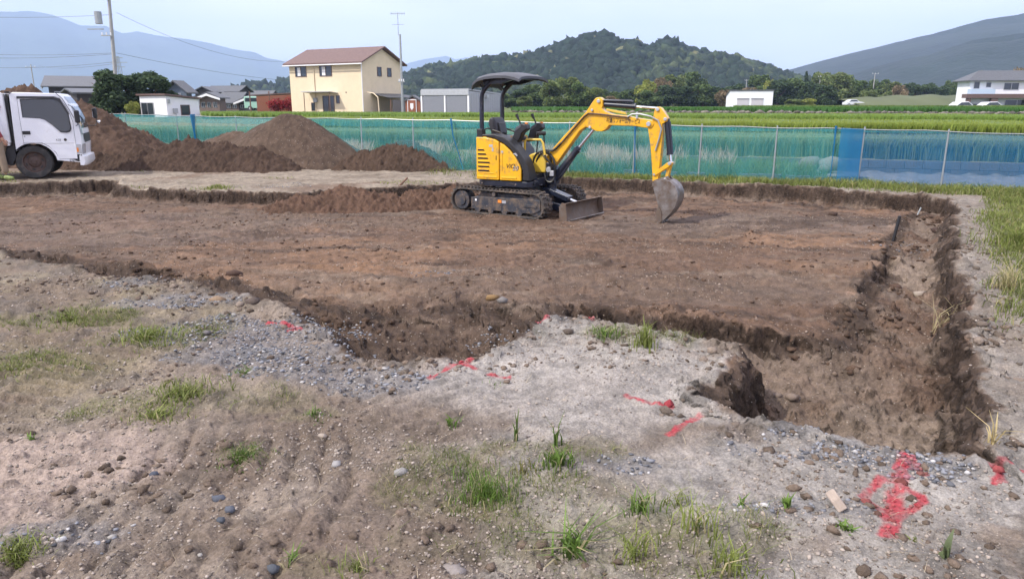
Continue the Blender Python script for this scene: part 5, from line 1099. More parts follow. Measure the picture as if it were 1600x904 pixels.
# ------------------------------------------------------------------ poles and wires
def pole(px, ytop, Y, label, r=.13, arms=(), trans=False, name='utility_pole', zb=None, mt=None, lean=0):
    c = corner(px, Y); zb = gz(c.x, Y) if zb is None else zb; zt = zat(ytop, px, Y)-zb
    o = empty(name, (c.x, c.y, zb), 0, label, 'utility pole' if name == 'utility_pole' else 'mast', 'utility poles across the valley' if name == 'utility_pole' else None)
    sh = MB().tube([(0, 0, -.3), (lean*zt, 0, zt)], r, 10, r2=r*.7).build('shaft', mt or M['concrete'], o, smooth=True)
    for dz, ln in arms:
        a = MB().box((0, -r-.04, zt-dz), (ln, .08, .09)).build('crossarm', M['galv'], o)
        for x in (-ln/2+.1, 0, ln/2-.1): MB().cyl((x, -r-.04, zt-dz+.04), (x, -r-.04, zt-dz+.25), .05, 8).build('insulator', M['plaster'], a)
    if trans:
        MB().cyl((-.55, -.1, zt-3.2), (-.55, -.1, zt-2.25), .28, 14).build('transformer', M['galv'], o); MB().box((-.9, -.1, zt-3.6), (1.3, .08, .08)).build('crossarm', M['galv'], o)
        MB().box((.15, -.15, zt-1.1), (.3, .2, .45)).build('switch_box', M['galv'], o)
    return o
pole(181, -28, 62, 'tallest concrete utility pole with grey transformer left of the white shed', .17, ((.4, 1.6), (1.3, 1.2), (4.1, .9)), True, zb=.7, lean=.05)
pole(57, 101, 150, 'thin distant pole above the dark tiled house roof', .14, ((.5, 2.), ), zb=1)
pole(628.5, 54, 70, 'grey pole at the right corner of the cream house with a television aerial', .13, ((4.2, .6),), zb=.7, mt=M['galv'])
for px, yt, Y, lb in ((844, 148, 210, 'short pole in the fields just right of the excavator canopy'), (880, 145, 230, 'second pole right of the excavator canopy, leaning slightly'), (990, 142, 220, 'distant pole seen above the excavator boom cylinder'), (1077, 138, 230, 'distant pole between excavator arm and white garage'), (1164, 124, 240, 'pole rising behind the white garage'), (1278, 118, 200, 'pale pole right of the white garage before the trees'), (1362, 115, 190, 'tall street light pole standing by the grassy slope'), (1527, 110, 125, 'thin pole just left of the modern house roof')):
    pole(px, yt, Y, lb, .16, ((.4, 1.4),) if px not in (1362,) else ((.1, 1.6),), zb=1.2)
o = empty('television_aerial', tuple(corner(626, 69.6).xy)+(zat(54, 626, 69.6),), 0, 'television aerial on a mast above the cream house pole', 'aerial')
MB().cyl((0, 0, -.1), (0, 0, 1.85), .03, 8).build('mast', M['galv'], o)
for z, ln in ((1.8, 1.3), (.85, 1.1)): MB().box((0, 0, z), (ln, .03, .03)).build('boom', M['galv'], o)
aer = MB(); 
for k in range(7): aer.box((-.6+.2*k, 0, 1.8), (.02, .02, .3)); aer.box((-.6+.2*k, 0, 1.8), (.02, .6, .02))
aer.box((0, 0, 1.8), (1.3, .02, .02)).build('element', M['galv'], o)
# lattice pylon behind the main pole
py = empty('lattice_pylon', tuple(corner(193, 300).xy)+(1.0,), 0, 'small distant steel lattice pylon right of the tall pole', 'pylon'); zt = zat(88, 193, 300)-1
lt_ = MB()
for sx in (-1, 1):
    for sy in (-1, 1): lt_.cyl((sx*1.6, sy*1.6, 0), (sx*.3, sy*.3, zt), .12, 4)
for k in range(9):
    a = 1.6-1.3*k/9; b_ = 1.6-1.3*(k+1)/9; lt_.cyl((-a, -a, zt*k/9), (b_, -b_, zt*(k+1)/9), .07, 4).cyl((a, -a, zt*k/9), (-b_, -b_, zt*(k+1)/9), .07, 4)
lt_.build('lattice', M['galv'], py)
for z, ln in ((.97, 4.), (.88, 7), (.79, 5)): MB().box((0, 0, zt*z), (ln, .3, .25)).build('crossarm', M['galv'], py)
def wire(a, b, Ya, Yb, sag, label, r=.014):
    A = dp(a[0], a[1], Ya); B_ = dp(b[0], b[1], Yb)
    mb = MB().tube([A+(B_-A)*t-Vector((0, 0, 4*sag*t*(1-t))) for t in np.linspace(0, 1, 24)], r, 5); o = mb.build('overhead_wire', M['wire']); tag(o, label, 'wire', 'overhead wires')
wire((-150, 20), (176, 23), 66, 62, .3, 'highest wire running left from the tall utility pole')
wire((-150, 77), (177, 83), 66, 62, .3, 'middle pair wire running left from the tall pole, upper of the two'); wire((-150, 84), (177, 84.5), 66, 62, .35, 'lower of the two close wires running left from the tall pole')
wire((-150, 96), (178, 97), 66, 62, .5, 'lowest wire running left over the tiled roofs'); wire((182, 20), (450, 96), 62, 90, 1.1, 'long wire sagging from the tall pole top down to the cream house')
wire((182, 83), (640, 122), 62, 120, 1.5, 'faint lower wire running right behind the cream house'); wire((60, 103), (176, 100), 150, 62, .4, 'wire between the thin distant pole and the tall pole')

# ------------------------------------------------------------------ trees
def leafcloud(centers, radii, n, size, cols, squash=1.0):
    """leaf quads through the shells of many lobes"""
    V = []; C = []; w_ = np.array([r**2 for r in radii]); w_ = w_/w_.sum(); idx = rng.choice(len(centers), n, p=w_)
    d = rng.normal(size=(n, 3)); d /= np.linalg.norm(d, axis=1)[:, None]; rad = rng.random(n)**.35
    P = np.array(centers)[idx]+d*(np.array(radii)[idx]*rad)[:, None]*[1, 1, squash]
    a = rng.normal(size=(n, 3)); a /= np.linalg.norm(a, axis=1)[:, None]; b = np.cross(a, rng.normal(size=(n, 3))); b /= np.linalg.norm(b, axis=1)[:, None]
    s = (size*rng.uniform(.6, 1.4, n))[:, None]
    V = np.stack([P-a*s-b*s*.6, P+a*s*.2-b*s*.7, P+a*s+b*s*.5, P-a*s*.3+b*s*.7], 1).reshape(-1, 3)
    lobe = rng.uniform(.72, 1.3, len(centers))[idx]; base = np.array(cols)[rng.integers(0, len(cols), n)]
    c = base*(lobe*rng.uniform(.75, 1.25, n))[:, None]; C = np.repeat(c, 4, 0)
    return V, np.arange(4*n).reshape(-1, 4), C
def lobes(R_, H, n, up=.25):
    cs = []; rs = []
    for i in range(n):
        a = rng.uniform(0, 6.28); e = rng.uniform(-1, 1); rr = R_*rng.uniform(.2, .72)*math.sqrt(max(.1, 1-e*e*.55)); cs.append((rr*math.cos(a), rr*math.sin(a), H*(.47+.40*e))); rs.append(R_*rng.uniform(.24, .42))
    return cs, rs
KINDS = {}
def tree_proto(kind, R_, H, nl, nleaf, ls, cols, squash=1.0, conic=False):
    if conic:
        cs = []; rs = []
        for i in range(nl):
            t = (i+.5)/nl; a = rng.uniform(0, 6.28); rr = R_*(1-t)*.45; cs.append((rr*math.cos(a), rr*math.sin(a), H*(.18+.78*t))); rs.append(R_*(1-t)*.6+.12*R_)
    else: cs, rs = lobes(R_, H, nl)
    V, F, C = leafcloud(cs, rs, nleaf, ls, cols, squash)
    KINDS[kind] = (V, F, C, R_, H)
tree_proto('broad', 4.0, 8.0, 26, 6500, .26, [(.085, .125, .04), (.06, .095, .035), (.11, .15, .05)])
tree_proto('bamboo', 4.0, 9.0, 30, 6500, .24, [(.14, .18, .06), (.10, .14, .05), (.18, .21, .075)])
tree_proto('bright', 3.5, 6.0, 20, 5000, .22, [(.30, .33, .07), (.22, .27, .06), (.34, .34, .09)])
tree_proto('brown', 3.5, 6.0, 20, 4500, .22, [(.21, .16, .09), (.16, .135, .075), (.25, .18, .11)])
tree_proto('conifer', 2.6, 11., 26, 5500, .22, [(.045, .075, .04), (.055, .085, .045)], conic=True)
tree_proto('dark', 3.6, 7.5, 24, 6500, .24, [(.055, .085, .04), (.07, .105, .045), (.042, .07, .035)])
PM = {}
def tree(kind, px, ytop, Y, wpx, label, name='tree', group='trees at the foot of the wooded hill', zb=1.3, yb=None):
    V, F, C, R_, H = KINDS[kind]; c = corner(px, Y); zt = zat(ytop, px, Y)-zb; wid = wpx*Y/FPX/2; sx = wid/R_; sz = zt/(H*1.06)
    o = empty(name, (c.x, c.y, zb), rng.uniform(0, 6.28), label, 'tree', group)
    if kind not in PM:
        cr = npmesh('crown', V, F, M['leaf'], None, col=C); mb = MB(); mb.tube([(0, 0, -.3), (.1, 0, H*.3), (0, .1, H*.62)], [.28, .2, .08], 8)
        for k in range(5): a = k*1.3; mb.tube([(.05, 0, H*(.22+.06*k)), (R_*.3*math.cos(a), R_*.3*math.sin(a), H*(.42+.06*k)), (R_*.55*math.cos(a), R_*.55*math.sin(a), H*(.55+.06*k))], [.1, .06, .03], 6)
        tr_ = mb.build('trunk', M['wood']); PM[kind] = (cr, tr_); objs = (cr, tr_)
    else:
        objs = []
        for q in PM[kind]: d = q.copy(); sc.collection.objects.link(d); objs.append(d)
    for q in objs: q.parent = o; q.scale = (sx, sx, sz)
    return o
tree('dark', 173, 104, 58, 88, 'dark leafy tree standing left of the white shed, the left of the pair', group='pair of trees by the white shed', zb=.6); tree('dark', 229, 107, 60, 84, 'bushy dark green tree directly behind the white shed, the right of the pair', group='pair of trees by the white shed', zb=.6)
tree('bright', 205, 157, 56, 26, 'small yellow green bush between the two trees by the shed', 'bush', None, zb=.6)
TL = [('bamboo', 858, 121, 150, 46), ('bamboo', 885, 116, 160, 52), ('broad', 905, 124, 150, 42), ('bamboo', 925, 133, 150, 36), ('broad', 938, 137, 165, 34), ('broad', 834, 128, 170, 44), ('dark', 812, 136, 170, 40), ('bamboo', 821, 148, 140, 26), ('broad', 965, 140, 180, 40), ('brown', 955, 148, 160, 26), ('dark', 985, 136, 190, 44), ('bright', 1008, 121, 185, 36),
      ('brown', 1032, 118, 200, 34), ('bamboo', 1052, 112, 215, 46), ('broad', 1075, 108, 220, 52), ('dark', 1040, 130, 175, 50), ('dark', 1070, 132, 175, 48), ('broad', 1098, 128, 180, 44), ('dark', 1118, 132, 185, 44), ('broad', 1012, 138, 165, 42), ('brown', 1130, 138, 170, 30), ('dark', 1150, 128, 200, 44), ('brown', 1172, 134, 185, 36), ('broad', 1185, 112, 215, 48),
      ('bright', 1202, 122, 200, 26), ('dark', 1215, 120, 190, 46), ('broad', 1240, 118, 200, 46), ('dark', 1262, 124, 180, 44), ('conifer', 1256, 105, 215, 18), ('conifer', 1268, 108, 215, 18), ('bamboo', 1300, 108, 190, 52), ('broad', 1322, 112, 200, 48), ('broad', 1338, 122, 190, 40), ('dark', 1290, 130, 170, 40), ('bamboo', 1275, 108, 210, 34), ('broad', 1370, 120, 215, 44), ('bamboo', 1395, 124, 210, 44), ('dark', 1420, 126, 205, 38), ('dark', 1445, 127, 210, 36), ('brown', 1405, 130, 200, 26), ('dark', 1470, 130, 215, 30), ('broad', 1482, 121, 225, 24), ('bamboo', 1355, 138, 180, 30), ('bright', 1262, 152, 150, 26), ('bamboo', 1240, 153, 150, 30), ('dark', 1560, 118, 240, 50), ('brown', 1585, 102, 260, 44), ('broad', 790, 143, 165, 36), ('broad', 770, 142, 170, 34), ('dark', 745, 140, 190, 36)]
LBN = {'bamboo': 'olive green bamboo like tree', 'broad': 'mid green rounded tree', 'dark': 'dark evergreen tree', 'bright': 'bright yellow green tree', 'brown': 'brownish leafed tree', 'conifer': 'narrow dark conifer'}
def place_words(px, y):
    refs = [(770, 'behind the grey garage'), (835, 'right under the excavator canopy'), (900, 'in the grove right of the canopy'), (950, 'behind the boom knee'), (1000, 'behind the arm cylinder'), (1045, 'behind the excavator arm'), (1100, 'between excavator arm and white garage'), (1140, 'just left of the white garage'), (1180, 'behind the white garage'), (1225, 'at the right end of the white garage'), (1265, 'beside the pale pole'), (1310, 'right of the pale pole'), (1362, 'around the street light pole'), (1410, 'above the grassy slope'), (1460, 'above the right end of the grassy slope'), (1560, 'behind the modern house roof'), (1585, 'at the far right edge')]
    return min(refs, key=lambda q: abs(q[0]-px))[1]
seen = {}
for kd, px, yt, Y, wpx in TL:
    lb = LBN[kd]+' '+place_words(px, yt); k = seen.get(lb, 0); seen[lb] = k+1
    if k: lb += (', the one further right' if k == 1 else ', the rightmost one')
    tree(kd, px, yt+1, Y, wpx*1.12, lb)
# grassy slope on the right
sl = MB(); P = []
nx = 40; pts = []
for i in range(nx+1):
    px = 1310+230*i/nx; hpx = 155-6.5*math.sin(min(1, i/nx*1.6)*math.pi/2)+1.2*math.sin(i*.7); c = corner(px, 172); z = zat(hpx, px, 172)
    pts += [(c.x, 158, 1.2), (c.x, 165, 1.2+(z-1.2)*.6), (c.x, 172, z), (c.x, 186, z*.8+.2), (c.x, 200, 1.0)]
V = np.array(pts); F = [(i*5+j, (i+1)*5+j, (i+1)*5+j+1, i*5+j+1) for i in range(nx) for j in range(4)]
o = npmesh('grassy_slope', V, F, M['grass'], smooth=True, col=np.tile(C_(.13, .15, .06), (len(V), 1))*(1+.25*fbm(V[:, 0]*.3, V[:, 1]*.2, 3, 5))[:, None]); tag(o, 'low grassy bank below the trees on the right', 'bank', kind='structure')
# red shrubs in the village
for px, w_, lb in ((428, 26, 'dark red shrub under the carport beside the green van'), (446, 20, 'dark red shrub hard by the cream house wall')):
    c = corner(px, 90); r = .5*w_*90/FPX; cs = [(rng.uniform(-r, r)*.7, rng.uniform(-.5, .5), rng.uniform(.3, 1.1)) for _ in range(9)]
    V, F, C = leafcloud(cs, [.55]*9, 900, .09, [(.28, .02, .03), (.2, .015, .02), (.33, .05, .04)]); V += [c.x, c.y, 1.0]
    tag(npmesh('red_shrub', V, F, M['redbush'], col=C), lb, 'shrub', 'red shrubs')

# ------------------------------------------------------------------ crops, walls, grass
def blades(P, h, wd, col, lean=.25, curve=.5):
    """P (n,3), h (n), wd (n), col (n,3): bent two-part blades"""
    n = len(P); a = rng.uniform(0, 2*math.pi, n); d = np.stack([np.cos(a), np.sin(a), 0*a], 1); s = np.stack([-np.sin(a), np.cos(a), 0*a], 1)
    a2 = rng.uniform(0, 2*math.pi, n); s = np.stack([np.cos(a2), np.sin(a2), 0*a], 1)
    ln = (lean*rng.uniform(.2, 1.3, n)*h)[:, None]; z = np.array([0, 0, 1.])[None]
    w_ = (wd/2)[:, None]*s; p1 = P+d*ln*.35+z*(h*.55)[:, None]; p2 = P+d*ln*(1+curve)+z*(h*(1-.15*curve))[:, None]
    V = np.stack([P-w_, P+w_, p1+w_*.8, p1-w_*.8, p2+w_*.12, p2-w_*.12], 1).reshape(-1, 3)
    b = (np.arange(n)*6)[:, None]; F = np.concatenate([b+[0, 1, 2, 3], b+[3, 2, 4, 5]], 0)
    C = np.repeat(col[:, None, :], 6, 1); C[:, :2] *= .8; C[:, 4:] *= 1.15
    return V, F, C.reshape(-1, 3)
def crop(name, label, w0, w1, xa, xb, top, n, colr, tip, h=.5, front=.45, wid=.03, cat='crop field', core=True):
    x = rng.uniform(0, 1, n); wv = w0+(w1-w0)*np.where(rng.random(n) < front, rng.random(n)*.12, rng.random(n)); 
    Y = wv/(1+FS*(xa+(xb-xa)*x)); X = (xa+(xb-xa)*x)*Y                       # spread evenly by bearing, between the terrace edges
    zg = ground_z(X, Y, micro=False); hh = (top-zg)*(1+.10*fbm(X*.9, Y*.9, 3, 501)+.05*rng.normal(size=n)); hh = np.clip(hh, .1, 2)
    t = rng.random(n)[:, None]; c = (colr*(1-t*.5)+tip*t*.5)*(1+.2*fbm(X*.35, Y*.5, 3, 502)+.12*rng.normal(size=n))[:, None]
    V, F, C = blades(np.stack([X, Y, zg-.05], 1), hh+.05, wid*(.6+.8*rng.random(n))*(Y/20), c, .16, .5)
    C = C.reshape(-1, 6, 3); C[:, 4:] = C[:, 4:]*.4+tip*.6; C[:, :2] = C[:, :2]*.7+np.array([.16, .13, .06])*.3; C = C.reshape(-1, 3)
    if core:
        m_ = 160; q = 10; us = np.linspace(xa, xb, m_); ws = np.linspace(w0+.12, w1-.1, q); U, WW = np.meshgrid(us, ws); yy = (WW/(1+FS*U)).ravel(); xx = U.ravel()*yy
        zz = zat_top = top-.07+.04*fbm(xx*1.5, yy*1.5, 3, 503); base_row = np.stack([xx[:m_], yy[:m_], ground_z(xx[:m_], yy[:m_], micro=False)-.1], 1)
        cv = np.vstack([base_row, np.stack([xx, yy, zz], 1)]); nr = q+1; i = np.arange(nr-1)[:, None]*m_; j = np.arange(m_-1)[None]; cf = np.stack([i+j, i+j+1, i+m_+j+1, i+m_+j], -1).reshape(-1, 4)
        cc = np.tile(colr*.9, (len(cv), 1))*(1+.25*fbm(cv[:, 0]*4, cv[:, 1]*1.2, 3, 504))[:, None]
        F = np.vstack([F, cf+len(V)]); V = np.vstack([V, cv]); C = np.vstack([C, cc])
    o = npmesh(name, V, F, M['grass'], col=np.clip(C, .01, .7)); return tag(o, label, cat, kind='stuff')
crop('barley_field', 'green barley growing on the low terrace right behind the net fence', 21.75, 25.3, -.58, .86, .86, 42000, C_(.07, .15, .04), C_(.34, .38, .20))
crop('barley_field', 'yellow green barley on the second terrace above the net fence', 27.6, 36.5, -.30, .86, 1.10, 42000, C_(.15, .22, .03), C_(.30, .34, .07), wid=.035)
crop('barley_field', 'bright green barley band below the low stone wall', 42, 55, -.42, .86, 1.17, 36000, C_(.13, .22, .03), C_(.22, .30, .06), wid=.035)
crop('rice_field', 'deep green crop band above the low stone wall', 64.4, 100, .0, .86, 1.50, 30000, C_(.045, .13, .022), C_(.08, .18, .035), wid=.04)
crop('rice_field', 'far green strip of crop below the grassy bank', 118, 135, .30, .70, 1.66, 9000, C_(.10, .17, .035), C_(.16, .22, .06), wid=.05)
# low field-stone wall under the deep green crop
bv, bf = ICO1; P = []; Fs = []; Cs = []; k = 0
for i in range(900):
    u = rng.uniform(-.0, .86); r_ = rng.integers(0, 3); Y = 63.2/(1+FS*u)+rng.uniform(-.05, .05); s = rng.uniform(.10, .2)
    q = bv*(1+.18*rng.normal(size=(len(bv), 1)))*[s*1.5, s, s*.8]+[u*Y, Y, .78+r_*.14+rng.uniform(0, .05)]; P.append(q); Fs.append(bf+k); k += len(bv); Cs.append(np.tile(C_(.15, .135, .115)*rng.uniform(.4, 1.5), (len(bv), 1)))
tag(npmesh('stone_wall', np.vstack(P), np.vstack(Fs), M['stone'], col=np.clip(np.vstack(Cs), .02, .7)), 'low rough field stone wall between two green crop terraces', 'wall')
# concrete block wall behind the net on the right
bwp = empty('block_wall', (8.5, 17.6, 0), 0, 'low grey concrete block wall holding the barley terrace behind the net', 'wall')
a0 = Vector((4.6, 21.5-FS*4.6, 0)); a1 = Vector((14.5, 21.5-FS*14.5, 0)); dn = (a1-a0).normalized(); ang = math.atan2(dn.y, dn.x); Ln = (a1-a0).length
mbw = MB(Matrix.Translation(-Vector((8.5, 17.6, 0)))); nb = int(Ln/.4)
for r_ in range(2):
    for i in range(nb):
        p = a0+dn*(i*.4+.2+(.2 if r_ else 0)); mbw.box((p.x, p.y, .0+r_*.195+.0), (.392, .15, .187), rz=ang)
mbw.build('blocks', M['cblock'], bwp, bevel=.004)
# blocks laid along the foot of the net
for i, (px, y_, ln) in enumerate([(1128, 268, .38), (1158, 269, .5), (1196, 270, .5), (1240, 273, .42), (1268, 276, .6), (1300, 279, .6), (1052, 264, .4), (1012, 262, .4), (960, 259, .35)]):
    x, y = gp(px, y_); y = 17.82-FS*x+.28; o = MB().box((0, 0, .06), (ln, .19, .15)).build('concrete_block', M['cblock'], bevel=.012); o.location = (x, y, gz(x, y)); o.rotation_euler.z = ang+rng.uniform(-.06, .06)
    tag(o, None, 'block', 'concrete blocks laid at the foot of the net fence'); o['label'] = ['block directly right of the bucket, farthest left of the right hand row', 'second block right of the bucket behind the net', 'pale block left of the middle fence post', 'white block right of the middle fence post', 'long block left of the blue gathered net', 'long block touching the blue gathered net', 'short block seen between arm and link rod', 'short block behind the excavator arm foot', 'small pale block left of the blue tie, behind the boom'][i]
# rocks and dry reeds behind the net
for i, (px, y_, s) in enumerate([(1262, 247, .28), (1240, 243, .22), (1222, 242, .2), (1285, 246, .3), (1275, 256, .18), (1205, 243, .2)]):
    c = dp(px, y_, 18.2); bv, bf = ICO2; o = npmesh('rock', bv*(1+.10*rng.normal(size=(len(bv), 1)))*[s, s*.8, s*.6], bf, M['stone'], col=np.tile(C_(.13, .125, .12)*rng.uniform(.7, 1.4), (len(bv), 1))); o.location = (c.x, 18.0-.1*i, .12+.1*(s > .25))
    tag(o, ['pale round rock behind the net left of the blue gathered net', 'grey rock left of the pale round rock', 'third rock from the blue gathered net', 'big dark rock nearest the blue gathered net', 'small low rock under the pale round rock', 'leftmost small rock of the row behind the net'][i], 'rock', 'rocks behind the net')
n = 15000; X = rng.uniform(-9.5, 5.4, n); wv = rng.uniform(18.3, 21.3, n); dens = fbm(X*1.6, wv*.5, 2, 610); keep = dens > .08; X, wv = X[keep], wv[keep]; Y = wv-FS*X; n = len(X)
V, F, C = blades(np.stack([X, Y, 0*X], 1), rng.uniform(.35, .72, n), np.full(n, .024), np.tile(C_(.50, .38, .29), (n, 1))*rng.uniform(.6, 1.25, (n, 1)), .2)
tag(npmesh('dry_reeds', V, F, M['grass'], col=np.clip(C, 0, .7)), 'pinkish dry reeds standing behind the teal net', 'reeds', kind='stuff')
n = 26000; X = rng.uniform(-12, 6.8, n); wv = rng.uniform(18.0, 21.4, n); Y = wv-FS*X
V, F, C = blades(np.stack([X, Y, 0*X], 1), rng.uniform(.12, .42, n)*(1+.5*fbm(X, Y, 2, 3)), np.full(n, .02), np.tile(C_(.10, .16, .04), (n, 1))*rng.uniform(.6, 1.4, (n, 1)), .4)
tag(npmesh('weed_cover', V, F, M['grass'], col=C), 'green weeds covering the strip behind the net', 'weeds', kind='stuff')
# ------------------------------------------------------------------ stones and clods
def stones(name, X, Y, size, cols, label, cat, mt='stone', base=ICO1, flat=.6, rough=.2, sink=.3, smooth=False):
    bv, bf = base; n = len(X); nb = len(bv); Z = ground_z(X, Y)
    a = rng.uniform(0, 6.28, n); ca, sa = np.cos(a)[:, None], np.sin(a)[:, None]
    q = bv[None]*(1+rough*rng.normal(size=(n, nb, 1))); el = rng.uniform(.75, 1.35, (n, 1)); x = q[..., 0]*el; y = q[..., 1]/el; z = q[..., 2]*flat*rng.uniform(.8, 1.2, (n, 1))
    s = size[:, None]; V = np.stack([X[:, None]+(x*ca-y*sa)*s, Y[:, None]+(x*sa+y*ca)*s, (Z+size*flat*(1-2*sink))[:, None]+z*s], -1).reshape(-1, 3)
    F = (bf[None]+(np.arange(n)*nb)[:, None, None]).reshape(-1, 3); C = np.repeat(cols[:, None], nb, 1).reshape(-1, 3)
    o = npmesh(name, V, F, M[mt], col=np.clip(C, .01, .8), smooth=smooth); return tag(o, label, cat, kind='stuff')
def region(X, Y):
    Z, do, di, t1, t2 = ground_z(X, Y, micro=False, parts=True); return do, di, t2
# grey gravel patches
XS = []; YS = []
for i, g in enumerate(GRAVEL):
    cx, cy = gp(g[0], g[1]); area = g[2]*g[3]; nn = int(area*(9500 if cy < 6.5 else 3000)*(1.9 if g[1] > 640 and g[0] > 900 else 1)); a = rng.uniform(-1.5, 1.5, (nn, 2)); X = cx+a[:, 0]*g[2]; Y = cy+a[:, 1]*g[3]
    m = blob(X, Y, g[0], g[1], g[2], g[3], 20+i, .9)*(.25+.75*sstep(-.25, .25, fbm(X*3, Y*3, 3, 90+i))) > rng.random(nn); XS.append(X[m]); YS.append(Y[m])
X = np.concatenate(XS); Y = np.concatenate(YS); do, di, t2 = region(X, Y); n = len(X)
sz = rng.uniform(.0045, .0125, n)*np.where(rng.random(n) < .08, 1.6, 1); t = rng.random((n, 1))
gc = C_(.165, .168, .185)*(.45+1.1*t)+(rng.random((n, 1)) < .12)*C_(.22, .2, .17)
gc = gc*(1-red_mask(X, Y)[:, None])+RED*red_mask(X, Y)[:, None]
stones('grey_gravel', X, Y, sz, gc, 'blue grey crushed stone scattered in patches on the bare ground', 'gravel')
# fine pale grit and pebbles over the near ground
n = 38000; r = 1.9+6.5*rng.random(n)**1.3; th = rng.uniform(-.66, .66, n); X = r*np.sin(th); Y = r*np.cos(th); do, di, t2 = region(X, Y)
keep = (do < -.0) & (fbm(X*1.3, Y*1.3, 3, 700)+.25 > rng.random(n)*.6-.1); X, Y = X[keep], Y[keep]; n = len(X); t = rng.random((n, 1))
rm = red_mask(X, Y)[:, None]
stones('pebbles', X, Y, (.0022+.006*rng.random(n)**3)*(1+.07*np.hypot(X, Y)), (C_(.29, .245, .21)*(.5+.85*t))*(1-rm)+RED*rm, 'fine pale grit and pebbles on the foreground ground', 'gravel', flat=.7)
# clods of soil
def clods(n, xr, yr, test, smin, smax, colr, name, label, pw=3):
    X = rng.uniform(*xr, n); Y = rng.uniform(*yr, n); do, di, t2 = region(X, Y); k = test(X, Y, do, di, t2); X, Y = X[k], Y[k]; n = len(X)
    c = np.tile(colr, (n, 1))*rng.uniform(.6, 1.45, (n, 1)); rm = red_mask(X, Y)[:, None]; c = c*(1-rm)+RED*rm; return stones(name, X, Y, smin+(smax-smin)*rng.random(n)**pw, c, label, 'soil clods', 'soil', ICO1, .62, .26, .4, False)
clods(15000, (-9, 6.5), (4.8, 14.5), lambda X, Y, do, di, t2: (di > .05) & (fbm(X*1.2, Y*2.4, 3, 710) > rng.random(len(X))*.5-.05), .005, .028, BROWN*1.05, 'soil_clods', 'brown soil clods scattered over the dug out pad')
clods(34000, (-8, 7.5), (2.8, 14), lambda X, Y, do, di, t2: (do > .02) & (di < .12) & (di > -.45) & (fbm(X*2, Y*2, 3, 720) > rng.random(len(X))*.6-.15), .006, .045, BROWN*.8, 'soil_clods', 'dark crumbled clods lying against the trench sides')
clods(5000, (-2, 6.5), (2.9, 11), lambda X, Y, do, di, t2: (do > .05) & (di < -.1) & (fbm(X*2, Y*2, 3, 730) > rng.random(len(X))*.6-.1), .004, .028, PIT, 'soil_clods', 'loose soil crumbs on the trench floor')
clods(30000, (-7, 7.5), (2.1, 9), lambda X, Y, do, di, t2: (do < 0) & (fbm(X*1.4, Y*1.4, 3, 740) > rng.random(len(X))*.4-.06), .004, .028, C_(.15, .112, .085), 'soil_clods', 'dry crumbs of earth on the near ground')
clods(9000, (-7, 7.5), (2.4, 14), lambda X, Y, do, di, t2: (do < 0) & (do > -.28) & (rng.random(len(X)) < .8), .007, .045, C_(.19, .15, .12), 'soil_clods', 'lumps of earth thrown along the rim of the dig')
n = 30000; X = rng.uniform(-8, 6.5, n); Y = rng.uniform(4.6, 12.5, n); do, di, t2 = region(X, Y); k = (do > .05) & (fbm(X*1.1, Y*2, 3, 760)+.4 > rng.random(n)); X, Y = X[k], Y[k]; n = len(X)
stones('pebbles', X, Y, .003+.008*rng.random(n)**2, C_(.25, .20, .16)*(.5+.9*rng.random((n, 1))), 'fine grit mixed into the brown soil of the pad', 'gravel', flat=.7)
# single stones
def single(px, py, s, c, label, nm_='stone', sq=(1, .8, .6), zoff=.2, grp=None):
    x, y = gp(px, py, gz(*gp(px, py))); x, y = gp(px, py, gz(x, y)); bv, bf = ICO1; v = bv*(1+.17*rng.normal(size=(len(bv), 1))); s = s*.85; c = tuple(q*.72 for q in c)
    o = npmesh(nm_, v*np.array(sq)*s, bf, M['stone'], col=np.tile(C_(*c), (len(bv), 1))); o.location = (x, y, gz(x, y)+s*sq[2]*zoff); o.rotation_euler.z = rng.uniform(-.5, .5); return tag(o, label, 'stone', grp)
single(1437, 463, .085, (.42, .35, .29), 'pale pointed stone on the floor of the right hand trench', sq=(1, .7, .6))
single(628, 739, .045, (.36, .34, .33), 'pale grey flat stone left of the big green grass clump', sq=(1, .7, .5)); single(503, 682, .035, (.45, .38, .32), 'cream stone above the low weed, left of centre', sq=(1.1, .7, .5)); single(524, 726, .034, (.40, .38, .37), 'light grey stone below and right of the cream stone')
single(240, 742, .028, (.10, .11, .14), 'small blue grey stone in the tyre tracks on the left'); single(343, 779, .04, (.12, .13, .16), 'flat dark blue stone, upper one of the pair in the middle left', sq=(1.2, .6, .5)); single(358, 797, .030, (.13, .14, .17), 'dark blue stone just below the flat dark one')
single(345, 813, .024, (.10, .11, .13), 'small dark stone lowest of the three dark stones'); single(708, 888, .055, (.33, .29, .27), 'wide dull stone at the bottom edge below centre', sq=(1.2, .8, .35)); single(425, 890, .035, (.11, .12, .14), 'blue grey stone at the bottom edge left of centre')
single(312, 868, .018, (.45, .42, .38), 'tiny pale stone near the bottom left'); single(340, 470, .085, (.30, .21, .14), 'tan lump of rock at the pad corner on the left', sq=(1.2, .8, .6)); single(395, 473, .075, (.13, .10, .085), 'dark rounded clod right of the tan lump'); single(322, 521, .05, (.22, .20, .2), 'grey rock standing in the gravel on the left')
single(366, 424, .10, (.09, .055, .042), 'dark brown clod lying alone on the pad, left', sq=(1.2, .7, .45)); single(1400, 448, .075, (.12, .075, .055), 'brown clod on the right end of the pad'); single(770, 467, .07, (.30, .19, .09), 'orange brown rock at the rim of the small pit'); single(785, 472, .06, (.24, .22, .21), 'grey rock right of the orange brown rock')
single(1238, 612, .05, (.26, .20, .16), 'pale clod on the pit floor near its left wall'); single(1215, 624, .04, (.22, .17, .14), 'smaller clod beside the pale one on the pit floor'); single(1300, 336, .09, (.085, .055, .042), 'dark clod far right on the pad before the back trench')
